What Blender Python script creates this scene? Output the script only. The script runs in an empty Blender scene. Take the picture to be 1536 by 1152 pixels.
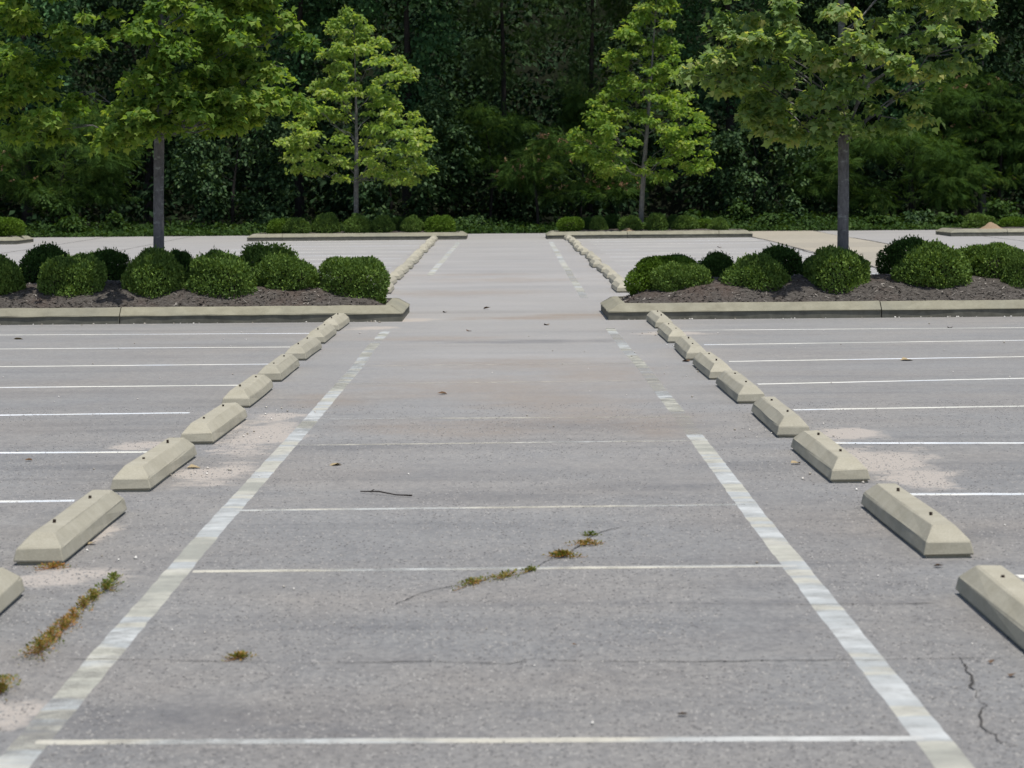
import bpy, bmesh, math, random
import numpy as np
from mathutils import Matrix, Vector

random.seed(7)
RNG = np.random.default_rng(11)
SC = bpy.context.scene
COL = SC.collection
R = math.radians

# ------------------------------------------------------------------ camera, sky, sun, exposure
F_PX = 4247.0                       # focal length in pixels of the 1536 px wide photograph
CAM_H = 1.5
ROLL = 0.0085
ox, oy = -10.0, 290.0               # vanishing point of the walkway relative to the picture centre
vx = ox * math.cos(ROLL) + oy * math.sin(ROLL)
vy = -ox * math.sin(ROLL) + oy * math.cos(ROLL)
yaw = math.atan2(-vx, F_PX)
pitch = math.atan2(vy, F_PX)
CAM_R = Matrix.Rotation(-yaw, 3, 'Z') @ Matrix.Rotation(math.pi / 2 - pitch, 3, 'X') @ Matrix.Rotation(-ROLL, 3, 'Z')
cam_data = bpy.data.cameras.new('camera')
cam = bpy.data.objects.new('camera', cam_data)
COL.objects.link(cam)
cam.matrix_world = Matrix.Translation((0, 0, CAM_H)) @ CAM_R.to_4x4()
cam_data.sensor_width = 36.0
cam_data.lens = F_PX / 1536 * 36.0
cam_data.clip_start = 0.1
cam_data.clip_end = 2000
cam_data.dof.use_dof = True
cam_data.dof.focus_distance = 24.0
cam_data.dof.aperture_fstop = 8.5
SC.camera = cam

SUN_EL, SUN_AZ = 75.0, 45.0          # azimuth: degrees to the right of straight behind the camera
world = bpy.data.worlds.new("World")
SC.world = world
world.use_nodes = True
wn = world.node_tree.nodes
wn.clear()
sky = wn.new('ShaderNodeTexSky')
sky.sky_type = 'NISHITA'
sky.sun_disc = False
sky.sun_elevation = R(SUN_EL)
sky.sun_rotation = R(180 - SUN_AZ)
sky.air_density = 1.0
sky.dust_density = 2.0
bg = wn.new('ShaderNodeBackground')
bg.inputs['Strength'].default_value = 0.11
wo = wn.new('ShaderNodeOutputWorld')
world.node_tree.links.new(sky.outputs[0], bg.inputs[0])
world.node_tree.links.new(bg.outputs[0], wo.inputs[0])

sd = bpy.data.lights.new('sun', 'SUN')
sd.energy = 4.2
sd.angle = R(0.55)
sd.color = (1.0, 0.955, 0.88)
sun = bpy.data.objects.new('sun', sd)
COL.objects.link(sun)
sdir = Vector((math.sin(R(SUN_AZ)) * math.cos(R(SUN_EL)), -math.cos(R(SUN_AZ)) * math.cos(R(SUN_EL)), math.sin(R(SUN_EL))))
sun.rotation_euler = sdir.to_track_quat('Z', 'Y').to_euler()
sun.location = (20, -20, 40)

SC.view_settings.view_transform = 'Standard'
SC.view_settings.look = 'None'
SC.view_settings.exposure = 0.0
SC.view_settings.gamma = 1.0
SC.view_settings.use_curve_mapping = False
SC.cycles.max_bounces = 14
SC.cycles.diffuse_bounces = 8
SC.cycles.transmission_bounces = 12


# ------------------------------------------------------------------ ground shape and photo geometry
def gz(y):
    """height of the paved ground: level, then a gentle rise beyond the first islands"""
    y = np.asarray(y, dtype=float)
    return np.where(y < 38, 0.0, 0.0053 * (y - 38))


def ray(px, py):
    d = CAM_R @ Vector((px - 768.0, 576.0 - py, -F_PX))
    return d


def P(px, py, z=0.0):
    """the ground point seen at a pixel of the photograph, z above the ground"""
    d = ray(px, py)
    y = 20.0
    for _ in range(30):
        t = (float(gz(y)) + z - CAM_H) / d.z
        y = d.y * t
    return Vector((d.x * t, d.y * t, float(gz(y))))


def PY(px, py, Y):
    d = ray(px, py)
    t = Y / d.y
    return Vector((d.x * t, Y, CAM_H + d.z * t))


# ------------------------------------------------------------------ object helpers
def link(name, me, mat=None, parent=None):
    o = bpy.data.objects.new(name, me)
    COL.objects.link(o)
    if mat is not None and me is not None and len(me.materials) == 0:
        me.materials.append(mat)
    if parent is not None:
        o.parent = parent
    return o


def thing(name, label, cat, loc=(0, 0, 0), rotz=0.0, group=None):
    o = bpy.data.objects.new(name, None)
    COL.objects.link(o)
    o.empty_display_size = 0.1
    o.location = loc
    o.rotation_euler = (0, 0, rotz)
    o['label'] = label
    o['category'] = cat
    if group:
        o['group'] = group
    return o


def tag(o, label, cat, group=None):
    o['label'] = label
    o['category'] = cat
    if group:
        o['group'] = group
    return o


def np_mesh(name, co, faces, mat=None, attrs=None, smooth=False):
    """mesh from numpy arrays: co (n,3), faces (m,k) all the same size"""
    me = bpy.data.meshes.new(name)
    co = np.ascontiguousarray(co, dtype=np.float32)
    faces = np.ascontiguousarray(faces, dtype=np.int32)
    m, k = faces.shape
    me.vertices.add(len(co))
    me.vertices.foreach_set('co', co.ravel())
    me.loops.add(m * k)
    me.loops.foreach_set('vertex_index', faces.ravel())
    me.polygons.add(m)
    me.polygons.foreach_set('loop_start', np.arange(0, m * k, k, dtype=np.int32))
    if smooth:
        me.polygons.foreach_set('use_smooth', np.ones(m, dtype=bool))
    me.update(calc_edges=True)
    if attrs:
        for an, arr in attrs.items():
            a = me.attributes.new(an, 'FLOAT', 'POINT')
            a.data.foreach_set('value', np.ascontiguousarray(arr, dtype=np.float32))
    if mat is not None:
        me.materials.append(mat)
    return me


def grid_mesh(name, xs, ys, zfun, mat, attrs=None, smooth=True):
    X, Y = np.meshgrid(xs, ys)
    Z = zfun(X, Y)
    co = np.stack([X, Y, Z], -1).reshape(-1, 3)
    nx, ny = len(xs), len(ys)
    i = np.arange(nx - 1)[None, :] + np.arange(ny - 1)[:, None] * nx
    i = i.ravel()
    f = np.stack([i, i + 1, i + nx + 1, i + nx], -1)
    at = None
    if attrs:
        at = {k: v(X, Y).ravel() for k, v in attrs.items()}
    return np_mesh(name, co, f, mat, at, smooth)


def vnoise(x, y, seed=0):
    """cheap smooth value noise, vectorised, 0..1"""
    x = np.asarray(x, float)
    y = np.asarray(y, float)
    xi, yi = np.floor(x), np.floor(y)
    fx, fy = x - xi, y - yi
    fx, fy = fx * fx * (3 - 2 * fx), fy * fy * (3 - 2 * fy)

    def h(a, b):
        v = np.sin(a * 127.1 + b * 311.7 + seed * 74.7) * 43758.5453
        return v - np.floor(v)
    return (h(xi, yi) * (1 - fx) + h(xi + 1, yi) * fx) * (1 - fy) + (h(xi, yi + 1) * (1 - fx) + h(xi + 1, yi + 1) * fx) * fy


def tube_arrays(pts, rads, n=8):
    pts = np.array([list(p) for p in pts], float)
    rads = np.asarray(rads, float)
    k = len(pts)
    tang = np.gradient(pts, axis=0)
    tang /= np.linalg.norm(tang, axis=1)[:, None] + 1e-9
    ref = np.array([0.31, 0.95, 0.05])
    co, fa = [], []
    for i in range(k):
        t = tang[i]
        a = np.cross(t, ref)
        if np.linalg.norm(a) < 0.1:
            a = np.cross(t, np.array([1.0, 0, 0]))
        a /= np.linalg.norm(a)
        b = np.cross(t, a)
        for j in range(n):
            th = 2 * math.pi * j / n
            co.append(pts[i] + rads[i] * (a * math.cos(th) + b * math.sin(th)))
    for i in range(k - 1):
        for j in range(n):
            fa.append([i * n + j, i * n + (j + 1) % n, (i + 1) * n + (j + 1) % n, (i + 1) * n + j])
    return np.array(co), np.array(fa)


def merge(parts):
    cs, fs, off = [], [], 0
    for c, f in parts:
        cs.append(c)
        fs.append(f + off)
        off += len(c)
    return np.concatenate(cs), np.concatenate(fs)


# ------------------------------------------------------------------ material helpers
class NT:
    def __init__(self, name):
        self.m = bpy.data.materials.new(name)
        self.m.use_nodes = True
        self.t = self.m.node_tree
        self.t.nodes.clear()
        self.out = self.t.nodes.new('ShaderNodeOutputMaterial')

    def n(self, typ, **kw):
        nd = self.t.nodes.new(typ)
        for k, v in kw.items():
            setattr(nd, k, v)
        return nd

    def l(self, a, b):
        self.t.links.new(a, b)

    def coords(self, kind='Object'):
        return self.n('ShaderNodeTexCoord').outputs[kind]

    def geo(self):
        return self.n('ShaderNodeNewGeometry').outputs['Position']

    def mapping(self, vec, scale):
        mp = self.n('ShaderNodeMapping')
        mp.inputs['Scale'].default_value = scale
        self.l(vec, mp.inputs['Vector'])
        return mp.outputs[0]

    def noise(self, vec, scale, detail=3.0, rough=0.55, dist=0.0):
        nd = self.n('ShaderNodeTexNoise')
        nd.inputs['Scale'].default_value = scale
        nd.inputs['Detail'].default_value = detail
        nd.inputs['Roughness'].default_value = rough
        nd.inputs['Distortion'].default_value = dist
        self.l(vec, nd.inputs['Vector'])
        return nd.outputs['Fac']

    def ramp(self, fac, stops, interp='LINEAR'):
        nd = self.n('ShaderNodeValToRGB')
        cr = nd.color_ramp
        cr.interpolation = interp
        while len(cr.elements) < len(stops):
            cr.elements.new(0.5)
        for e, (p, c) in zip(cr.elements, stops):
            e.position = p
            e.color = (c[0], c[1], c[2], 1) if not isinstance(c, (int, float)) else (c, c, c, 1)
        self.l(fac, nd.inputs[0])
        return nd.outputs[0]

    def mix(self, fac, a, b, mode='MIX'):
        nd = self.n('ShaderNodeMix', data_type='RGBA', blend_type=mode)
        for sock, v in ((nd.inputs[0], fac), (nd.inputs[6], a), (nd.inputs[7], b)):
            if isinstance(v, (int, float)):
                sock.default_value = v
            elif isinstance(v, tuple):
                sock.default_value = (v[0], v[1], v[2], 1)
            else:
                self.l(v, sock)
        return nd.outputs[2]

    def math(self, op, a, b=0.0, clamp=False):
        nd = self.n('ShaderNodeMath', operation=op, use_clamp=clamp)
        for sock, v in ((nd.inputs[0], a), (nd.inputs[1], b)):
            if isinstance(v, (int, float)):
                sock.default_value = v
            else:
                self.l(v, sock)
        return nd.outputs[0]

    def attr(self, name):
        return self.n('ShaderNodeAttribute', attribute_name=name).outputs['Fac']

    def bump(self, h, strength=0.3, dist=0.01):
        nd = self.n('ShaderNodeBump')
        nd.inputs['Strength'].default_value = strength
        nd.inputs['Distance'].default_value = dist
        self.l(h, nd.inputs['Height'])
        return nd.outputs[0]

    def bsdf(self, col, rough=0.8, spec=0.3, normal=None, sheen=0.0):
        b = self.n('ShaderNodeBsdfPrincipled')
        b.inputs['Sheen Weight'].default_value = sheen
        b.inputs['Sheen Roughness'].default_value = 0.6
        b.inputs['Sheen Tint'].default_value = (1.0, 0.97, 0.92, 1)
        if isinstance(col, tuple):
            b.inputs['Base Color'].default_value = (*col, 1)
        else:
            self.l(col, b.inputs['Base Color'])
        if isinstance(rough, (int, float)):
            b.inputs['Roughness'].default_value = rough
        else:
            self.l(rough, b.inputs['Roughness'])
        b.inputs['Specular IOR Level'].default_value = spec
        if normal is not None:
            self.l(normal, b.inputs['Normal'])
        return b.outputs[0]

    def done(self, shader):
        self.l(shader, self.out.inputs['Surface'])
        return self.m


def asphalt_color(t, pos):
    """weathered pale asphalt: aggregate speckle, soft blotches, streaks across the lot"""
    fine = t.noise(pos, 170.0, 2.0, 0.7)
    mid = t.noise(t.mapping(pos, (1.0, 0.5, 1.0)), 38.0, 3.0, 0.6)
    blot = t.noise(pos, 1.3, 5.0, 0.6)
    streak = t.noise(t.mapping(pos, (0.25, 2.4, 1.0)), 1.0, 5.0, 0.62, 0.4)
    warm = t.noise(pos, 0.45, 4.0, 0.6)
    base = t.ramp(fine, [(0.27, (0.092, 0.093, 0.096)), (0.5, (0.196, 0.196, 0.195)), (0.74, (0.34, 0.336, 0.33))])
    base = t.mix(0.5, base, t.ramp(mid, [(0.3, (0.095, 0.097, 0.098)), (0.7, (0.295, 0.294, 0.288))]))
    mott = t.noise(t.mapping(pos, (1.0, 0.45, 1.0)), 11.0, 4.0, 0.65)
    base = t.mix(1.0, base, t.ramp(mott, [(0.28, (0.80, 0.80, 0.81)), (0.5, (1.0, 1.0, 1.0)), (0.74, (1.14, 1.14, 1.13))]), 'MULTIPLY')
    vor = t.n('ShaderNodeTexVoronoi')
    vor.inputs['Scale'].default_value = 75.0
    t.l(pos, vor.inputs['Vector'])
    sepc = t.n('ShaderNodeSeparateColor')
    t.l(vor.outputs['Color'], sepc.inputs[0])
    stone = t.math('MULTIPLY', t.ramp(vor.outputs['Distance'], [(0.22, 1.0), (0.42, 0.0)]), t.ramp(sepc.outputs[0], [(0.80, 0.0), (0.86, 1.0)]))
    base = t.mix(t.math('MULTIPLY', stone, 0.22), base, (0.48, 0.46, 0.44))
    pit = t.math('MULTIPLY', t.ramp(vor.outputs['Distance'], [(0.25, 1.0), (0.45, 0.0)]), t.ramp(sepc.outputs[1], [(0.78, 0.0), (0.86, 1.0)]))
    base = t.mix(t.math('MULTIPLY', pit, 0.28), base, (0.07, 0.07, 0.073))
    base = t.mix(1.0, base, t.ramp(blot, [(0.25, (0.87, 0.87, 0.885)), (0.75, (1.1, 1.095, 1.085))]), 'MULTIPLY')
    base = t.mix(1.0, base, t.ramp(streak, [(0.3, (0.76, 0.762, 0.772)), (0.46, (1.0, 1.0, 1.0)), (0.75, (1.10, 1.095, 1.085))]), 'MULTIPLY')
    base = t.mix(t.math('MULTIPLY', t.ramp(warm, [(0.40, 0.0), (0.66, 1.0)]), 0.55), base, t.mix(1.0, base, (1.13, 1.0, 0.87), 'MULTIPLY'))
    base = t.mix(1.0, base, (0.925, 0.918, 0.90), 'MULTIPLY')
    return base, fine, mid


def mat_asphalt():
    t = NT('asphalt')
    pos = t.geo()
    base, fine, mid = asphalt_color(t, pos)
    grain = t.noise(pos, 9.0, 5.0, 0.7)
    dust_glare = t.math('MULTIPLY', t.attr('dust_glare'), t.ramp(t.noise(t.mapping(pos, (0.5, 1.2, 1.0)), 0.8, 5.0, 0.6), [(0.3, 0.72), (0.65, 1.0)]), True)
    base = t.mix(t.math('MULTIPLY', dust_glare, 0.8), base, t.mix(0.65, (0.385, 0.368, 0.345), t.ramp(fine, [(0.3, (0.27, 0.262, 0.25)), (0.7, (0.46, 0.443, 0.42))])))
    # worn, stained and sand covered areas are laid down per vertex
    dark = t.math('MULTIPLY', t.attr('dark'), t.ramp(grain, [(0.28, 0.35), (0.6, 1.0)]), True)
    base = t.mix(t.math('MULTIPLY', dark, 0.6), base, (0.075, 0.075, 0.08))
    rust = t.math('MULTIPLY', t.attr('rust'), t.ramp(grain, [(0.25, 0.3), (0.6, 1.0)]), True)
    base = t.mix(t.math('MULTIPLY', rust, 0.75), base, (0.24, 0.18, 0.125))
    grain2 = t.noise(t.mapping(pos, (1.0, 0.5, 1.0)), 3.0, 5.0, 0.7)
    sn = t.math('ADD', t.attr('sand'), t.math('ADD', t.math('MULTIPLY', t.math('SUBTRACT', grain, 0.5), 1.6), t.math('MULTIPLY', t.math('SUBTRACT', grain2, 0.5), 1.3)))
    sandm = t.ramp(sn, [(0.36, 0.0), (0.80, 1.0)])
    sandc = t.ramp(t.noise(pos, 90.0, 2.0, 0.7), [(0.3, (0.32, 0.282, 0.24)), (0.7, (0.50, 0.45, 0.395))])
    base = t.mix(t.math('MULTIPLY', sandm, 0.85), base, sandc)
    h = t.math('ADD', t.math('MULTIPLY', fine, 0.5), t.math('MULTIPLY', mid, 0.8))
    return t.done(t.bsdf(base, 0.86, 0.25, t.bump(h, 0.6, 0.005), 0.22))


def mat_paint(name, col, fade, grime=0.35, stretch=(1.0, 1.0, 1.0)):
    """old road paint: thin film that has flaked off in places (attribute 'wear' = how much is gone)"""
    t = NT(name)
    pos = t.geo()
    base, fine, mid = asphalt_color(t, pos)
    g = t.noise(t.mapping(pos, stretch), 7.0, 5.0, 0.7)
    g2 = t.noise(t.mapping(pos, (0.35, 1.5, 1.0)), 1.1, 3.0, 0.6)
    tone = t.ramp(g2, [(0.36, (col[0] * 0.66, col[1] * 0.66, col[2] * 0.60)), (0.45, (col[0] * 0.95, col[1] * 0.93, col[2] * 0.83)), (0.50, (col[0] * 1.0, col[1] * 0.97, col[2] * 0.88)), (0.54, (col[0] * 0.80, col[1] * 0.84, col[2] * 0.88)), (0.62, (col[0] * 1.05, col[1] * 1.08, col[2] * 1.12))])
    pc = t.mix(t.math('MULTIPLY', t.ramp(g, [(0.35, 1.0), (0.7, 0.0)]), grime), tone, (0.20, 0.195, 0.18))
    speck = t.math('ADD', t.math('MULTIPLY', fine, 0.35), t.math('MULTIPLY', g, 0.5))
    v = t.math('SUBTRACT', t.math('ADD', t.attr('wear'), fade), speck)
    m = t.ramp(t.math('ADD', v, 0.5), [(0.38, 0.0), (0.68, 0.93)])
    p = t.bsdf(pc, 0.7, 0.3, t.bump(fine, 0.3, 0.002))
    tr = t.n('ShaderNodeBsdfTransparent').outputs[0]
    mx = t.n('ShaderNodeMixShader')
    t.l(m, mx.inputs[0])
    t.l(p, mx.inputs[1])
    t.l(tr, mx.inputs[2])
    return t.done(mx.outputs[0])


def mat_concrete(name, c0, c1, face_dark=0.0, lichen=0.3, face_z=0.1):
    t = NT(name)
    pos = t.coords('Object')
    wp = t.geo()
    info = t.n('ShaderNodeObjectInfo').outputs['Random']
    fine = t.noise(wp, 120.0, 2.0, 0.7)
    mid = t.noise(wp, 6.0, 6.0, 0.65)
    big = t.noise(wp, 1.1, 4.0, 0.6)
    col = t.ramp(mid, [(0.3, c0), (0.7, c1)])
    col = t.mix(1.0, col, t.ramp(info, [(0.0, (0.93, 0.93, 0.93)), (1.0, (1.06, 1.05, 1.03))]), 'MULTIPLY')
    col = t.mix(1.0, col, t.ramp(fine, [(0.25, (0.86, 0.86, 0.86)), (0.75, (1.1, 1.1, 1.1))]), 'MULTIPLY')
    col = t.mix(t.math('MULTIPLY', t.ramp(big, [(0.5, 0.0), (0.7, 1.0)]), lichen), col, (0.20, 0.20, 0.165))
    pits = t.ramp(t.noise(wp, 34.0, 3.0, 0.6), [(0.62, 0.0), (0.72, 1.0)])
    col = t.mix(t.math('MULTIPLY', pits, 0.45 * lichen + 0.08), col, (0.14, 0.135, 0.12))
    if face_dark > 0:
        # stained kerb face with shade painted into the colour, on the upright face only
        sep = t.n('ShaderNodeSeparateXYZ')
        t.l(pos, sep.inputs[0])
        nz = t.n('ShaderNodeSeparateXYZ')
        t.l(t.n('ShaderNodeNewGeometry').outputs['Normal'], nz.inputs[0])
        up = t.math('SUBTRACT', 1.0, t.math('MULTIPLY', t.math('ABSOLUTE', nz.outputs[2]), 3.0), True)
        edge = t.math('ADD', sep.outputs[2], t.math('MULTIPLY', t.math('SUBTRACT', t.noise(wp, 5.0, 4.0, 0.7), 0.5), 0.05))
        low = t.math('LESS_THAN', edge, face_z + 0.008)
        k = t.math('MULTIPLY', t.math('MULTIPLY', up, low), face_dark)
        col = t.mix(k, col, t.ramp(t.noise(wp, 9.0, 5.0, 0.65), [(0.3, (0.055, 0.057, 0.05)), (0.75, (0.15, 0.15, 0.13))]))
    h = t.math('ADD', t.math('MULTIPLY', fine, 0.4), mid)
    return t.done(t.bsdf(col, 0.85, 0.25, t.bump(h, 0.35, 0.004)))


def mat_leaf(name, cols, rough=0.5, trans=0.28, spec=0.35, tcol=None):
    rough, spec = min(0.85, rough + 0.2), spec * 0.3
    t = NT(name)
    c = t.ramp(t.attr('tint'), [(i / (len(cols) - 1), cc) for i, cc in enumerate(cols)])
    b = t.bsdf(c, rough, spec)
    tr = t.n('ShaderNodeBsdfTranslucent')
    t.l(t.mix(1.0, c, tcol or (1.7, 1.6, 0.55), 'MULTIPLY'), tr.inputs['Color'])
    mx = t.n('ShaderNodeMixShader')
    mx.inputs[0].default_value = trans
    t.l(b, mx.inputs[1])
    t.l(tr.outputs[0], mx.inputs[2])
    return t.done(mx.outputs[0])


def mat_bark(name, c0, c1, spots=0.0):
    t = NT(name)
    pos = t.coords('Object')
    v = t.mapping(pos, (1.0, 1.0, 0.4))
    a = t.noise(v, 28.0, 5.0, 0.65, 0.6)
    b = t.noise(pos, 5.0, 4.0, 0.6)
    col = t.ramp(a, [(0.3, c0), (0.7, c1)])
    col = t.mix(1.0, col, t.ramp(b, [(0.3, (0.75, 0.75, 0.76)), (0.7, (1.15, 1.15, 1.15))]), 'MULTIPLY')
    if spots:
        sp = t.ramp(t.noise(t.mapping(pos, (0.7, 0.7, 1.6)), 13.0, 4.0, 0.65), [(0.56, 0.0), (0.66, 1.0)])
        col = t.mix(t.math('MULTIPLY', sp, spots), col, (0.42, 0.43, 0.40))
    return t.done(t.bsdf(col, 0.9, 0.2, t.bump(a, 0.6, 0.012)))


def mat_plain(name, c0, c1, scale=20.0, rough=0.85, bump=0.4, tint=False):
    t = NT(name)
    pos = t.geo()
    a = t.noise(pos, scale, 5.0, 0.65)
    col = t.ramp(t.attr('tint') if tint else a, [(0.2, c0), (0.8, c1)])
    return t.done(t.bsdf(col, rough, 0.2, t.bump(a, bump, 0.01)))


def mat_soil():
    t = NT('leaf_litter_soil')
    pos = t.geo()
    a = t.noise(pos, 3.0, 8.0, 0.7)
    b = t.noise(pos, 40.0, 3.0, 0.7)
    col = t.ramp(a, [(0.3, (0.008, 0.010, 0.006)), (0.6, (0.014, 0.018, 0.009)), (0.8, (0.014, 0.026, 0.010))])
    return t.done(t.bsdf(col, 0.95, 0.1, t.bump(t.math('ADD', a, b), 0.7, 0.05)))


def mat_mulch():
    t = NT('mulch')
    pos = t.geo()
    a = t.noise(t.mapping(pos, (1.0, 2.2, 1.0)), 26.0, 5.0, 0.75, 0.8)
    b = t.noise(pos, 1.7, 4.0, 0.6)
    c = t.ramp(a, [(0.28, (0.024, 0.021, 0.019)), (0.5, (0.095, 0.086, 0.077)), (0.75, (0.22, 0.205, 0.19))])
    c = t.mix(t.math('MULTIPLY', t.ramp(b, [(0.5, 0.0), (0.7, 1.0)]), 0.3), c, (0.12, 0.065, 0.045))
    return t.done(t.bsdf(c, 0.95, 0.1, t.bump(a, 0.9, 0.03)))


M_ASPHALT = mat_asphalt()
M_WALKLINE = mat_paint('walkway_paint', (0.50, 0.51, 0.49), 0.215, 0.5)
M_STALL = mat_paint('white_stall_paint', (0.76, 0.775, 0.78), 0.14, 0.2)
M_OLDLINE = mat_paint('old_cream_paint', (0.55, 0.545, 0.51), 0.27, 0.4)
M_STOP = mat_concrete('wheel_stop_concrete', (0.325, 0.308, 0.242), (0.395, 0.378, 0.308), 0.0, 0.14)
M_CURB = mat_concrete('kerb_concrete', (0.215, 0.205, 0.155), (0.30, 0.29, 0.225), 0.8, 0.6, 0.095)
M_PAD = mat_concrete('concrete_strip', (0.30, 0.275, 0.225), (0.37, 0.345, 0.29), 0.0, 0.1)
M_PIN = mat_plain('rusty_steel', (0.02, 0.016, 0.013), (0.06, 0.04, 0.03), 60.0, 0.7)
M_CRACK = mat_plain('crack_dirt', (0.03, 0.029, 0.028), (0.085, 0.08, 0.075), 30.0, 0.95)
M_MULCH = mat_mulch()
M_CHIP = mat_plain('mulch_chips', (0.045, 0.038, 0.033), (0.33, 0.305, 0.275), 30.0, 0.9, 0.2, True)
M_SOIL = mat_soil()
M_SANDPILE = mat_plain('orange_sand', (0.22, 0.155, 0.10), (0.32, 0.24, 0.16), 25.0, 0.95)
M_PEBBLE = mat_plain('pale_grit', (0.30, 0.27, 0.22), (0.75, 0.73, 0.68), 9.0, 0.5, 0.2, True)
M_TWIG = mat_plain('dead_twig', (0.02, 0.017, 0.016), (0.05, 0.042, 0.038), 30.0, 0.9)
M_DEADLEAF = mat_plain('dead_leaf', (0.07, 0.04, 0.022), (0.16, 0.10, 0.055), 60.0, 0.8, 0.2)
M_TANLEAF = mat_plain('tan_leaf', (0.28, 0.22, 0.13), (0.42, 0.34, 0.2), 60.0, 0.8, 0.2)
M_BARK = mat_bark('smooth_grey_bark', (0.11, 0.105, 0.105), (0.21, 0.20, 0.20), 0.45)
M_BARKDARK = mat_bark('dark_bark', (0.018, 0.016, 0.014), (0.05, 0.045, 0.04))
M_BARKGREY = mat_bark('pale_wood_bark', (0.12, 0.11, 0.10), (0.24, 0.23, 0.21))
M_MAPLE_A = mat_leaf('maple_leaf_mid_green', [(0.0752, 0.1486, 0.0341), (0.1209, 0.2204, 0.0499), (0.2010, 0.2993, 0.0687), (0.3219, 0.3952, 0.1092)], 0.42, 0.50)
M_MAPLE_B = mat_leaf('maple_leaf_grey_green', [(0.1112, 0.1853, 0.0657), (0.1641, 0.2594, 0.0949), (0.2434, 0.3441, 0.1460), (0.3970, 0.4102, 0.1825)], 0.42, 0.50)
M_MAPLE_Y = mat_leaf('maple_leaf_yellow_green', [(0.1326, 0.2226, 0.0580), (0.2034, 0.3136, 0.0851), (0.2829, 0.3845, 0.1158), (0.4067, 0.4553, 0.1933)], 0.45, 0.50)
M_MAPLE_G = mat_leaf('maple_leaf_bright_green', [(0.0923, 0.1758, 0.0381), (0.1477, 0.2551, 0.0538), (0.2215, 0.3254, 0.0792), (0.3322, 0.3957, 0.1266)], 0.45, 0.50)
M_BUSH = mat_leaf('boxwood_leaf', [(0.0717, 0.1252, 0.0330), (0.1175, 0.1953, 0.0431), (0.1892, 0.2754, 0.0595), (0.3264, 0.3754, 0.0991)], 0.42, 0.15)
M_BUSHD = mat_leaf('dark_boxwood_leaf', [(0.0346, 0.0711, 0.0209), (0.0553, 0.1088, 0.0251), (0.0875, 0.1569, 0.0335), (0.1382, 0.2093, 0.0460)], 0.42, 0.15)
M_BUSHL = mat_leaf('light_boxwood_leaf', [(0.0652, 0.1265, 0.0168), (0.1060, 0.1857, 0.0237), (0.1468, 0.2363, 0.0338), (0.2120, 0.2953, 0.0506)], 0.45, 0.18)
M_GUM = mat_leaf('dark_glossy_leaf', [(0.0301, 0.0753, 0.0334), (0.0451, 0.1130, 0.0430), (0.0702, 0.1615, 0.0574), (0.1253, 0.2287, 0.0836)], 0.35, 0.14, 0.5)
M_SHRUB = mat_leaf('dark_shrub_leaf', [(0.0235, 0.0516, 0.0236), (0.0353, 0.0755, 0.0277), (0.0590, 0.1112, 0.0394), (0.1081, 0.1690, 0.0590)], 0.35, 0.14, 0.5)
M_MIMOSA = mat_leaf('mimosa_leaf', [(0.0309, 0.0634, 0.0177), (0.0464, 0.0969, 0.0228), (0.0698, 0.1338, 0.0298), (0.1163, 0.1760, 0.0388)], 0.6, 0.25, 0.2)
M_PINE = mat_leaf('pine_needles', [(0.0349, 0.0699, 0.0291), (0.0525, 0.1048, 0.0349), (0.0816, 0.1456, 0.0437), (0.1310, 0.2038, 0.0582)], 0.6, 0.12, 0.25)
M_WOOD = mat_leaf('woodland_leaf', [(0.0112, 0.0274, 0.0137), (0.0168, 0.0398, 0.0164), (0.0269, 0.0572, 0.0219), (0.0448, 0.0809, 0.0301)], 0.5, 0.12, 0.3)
M_IVY = mat_leaf('ground_cover_leaf', [(0.0220, 0.0484, 0.0123), (0.0352, 0.0748, 0.0176), (0.0528, 0.1012, 0.0229), (0.0880, 0.1408, 0.0396)], 0.45, 0.22)
M_FLOWER = mat_leaf('pink_flower_fluff', [(0.22, 0.13, 0.085), (0.30, 0.18, 0.11), (0.36, 0.25, 0.14), (0.40, 0.31, 0.17)], 0.8, 0.3, 0.1, (1.0, 0.9, 0.8))
M_WEED = mat_leaf('weed_leaf', [(0.0768, 0.1284, 0.0310), (0.1536, 0.1812, 0.0414), (0.2918, 0.1962, 0.0620), (0.3838, 0.1812, 0.0723)], 0.6, 0.2)

# ------------------------------------------------------------------ ground and paving
ISL_Y0, ISL_Y1 = 32.7, 35.25         # near islands
FAR_Y0, FAR_Y1 = 75.8, 78.5          # far islands
LOT_END = 83.6


def soil_z(X, Y):
    z = gz(Y) - 0.035
    z = z + np.clip((Y - LOT_END) / 8.0, 0, 1) * 0.06 * vnoise(X * 0.7, Y * 0.7, 3)
    z = z + np.clip((Y - 118) / 14.0, 0, 1) * 17.0
    return z


xs = np.concatenate([np.linspace(-300, -40, 14), np.linspace(-36, 36, 60), np.linspace(40, 300, 14)])
ys = np.concatenate([np.linspace(-200, -10, 12), [0, 37.9, 38.0], np.linspace(60, 140, 80), np.linspace(160, 420, 10)])
ground = link('ground', grid_mesh('ground', xs, ys, soil_z, M_SOIL))
ground['kind'] = 'structure'


def blob(X, Y, c, rx, ry, ang=0.0, wob=0.35, seed=1):
    dx, dy = X - c[0], Y - c[1]
    ca, sa = math.cos(ang), math.sin(ang)
    u, v = (dx * ca + dy * sa) / rx, (-dx * sa + dy * ca) / ry
    d = np.sqrt(u * u + v * v) + wob * (vnoise(X * 4.2, Y * 4.2, seed) - 0.5)
    return np.clip(1.35 - d, 0, 1)


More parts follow.
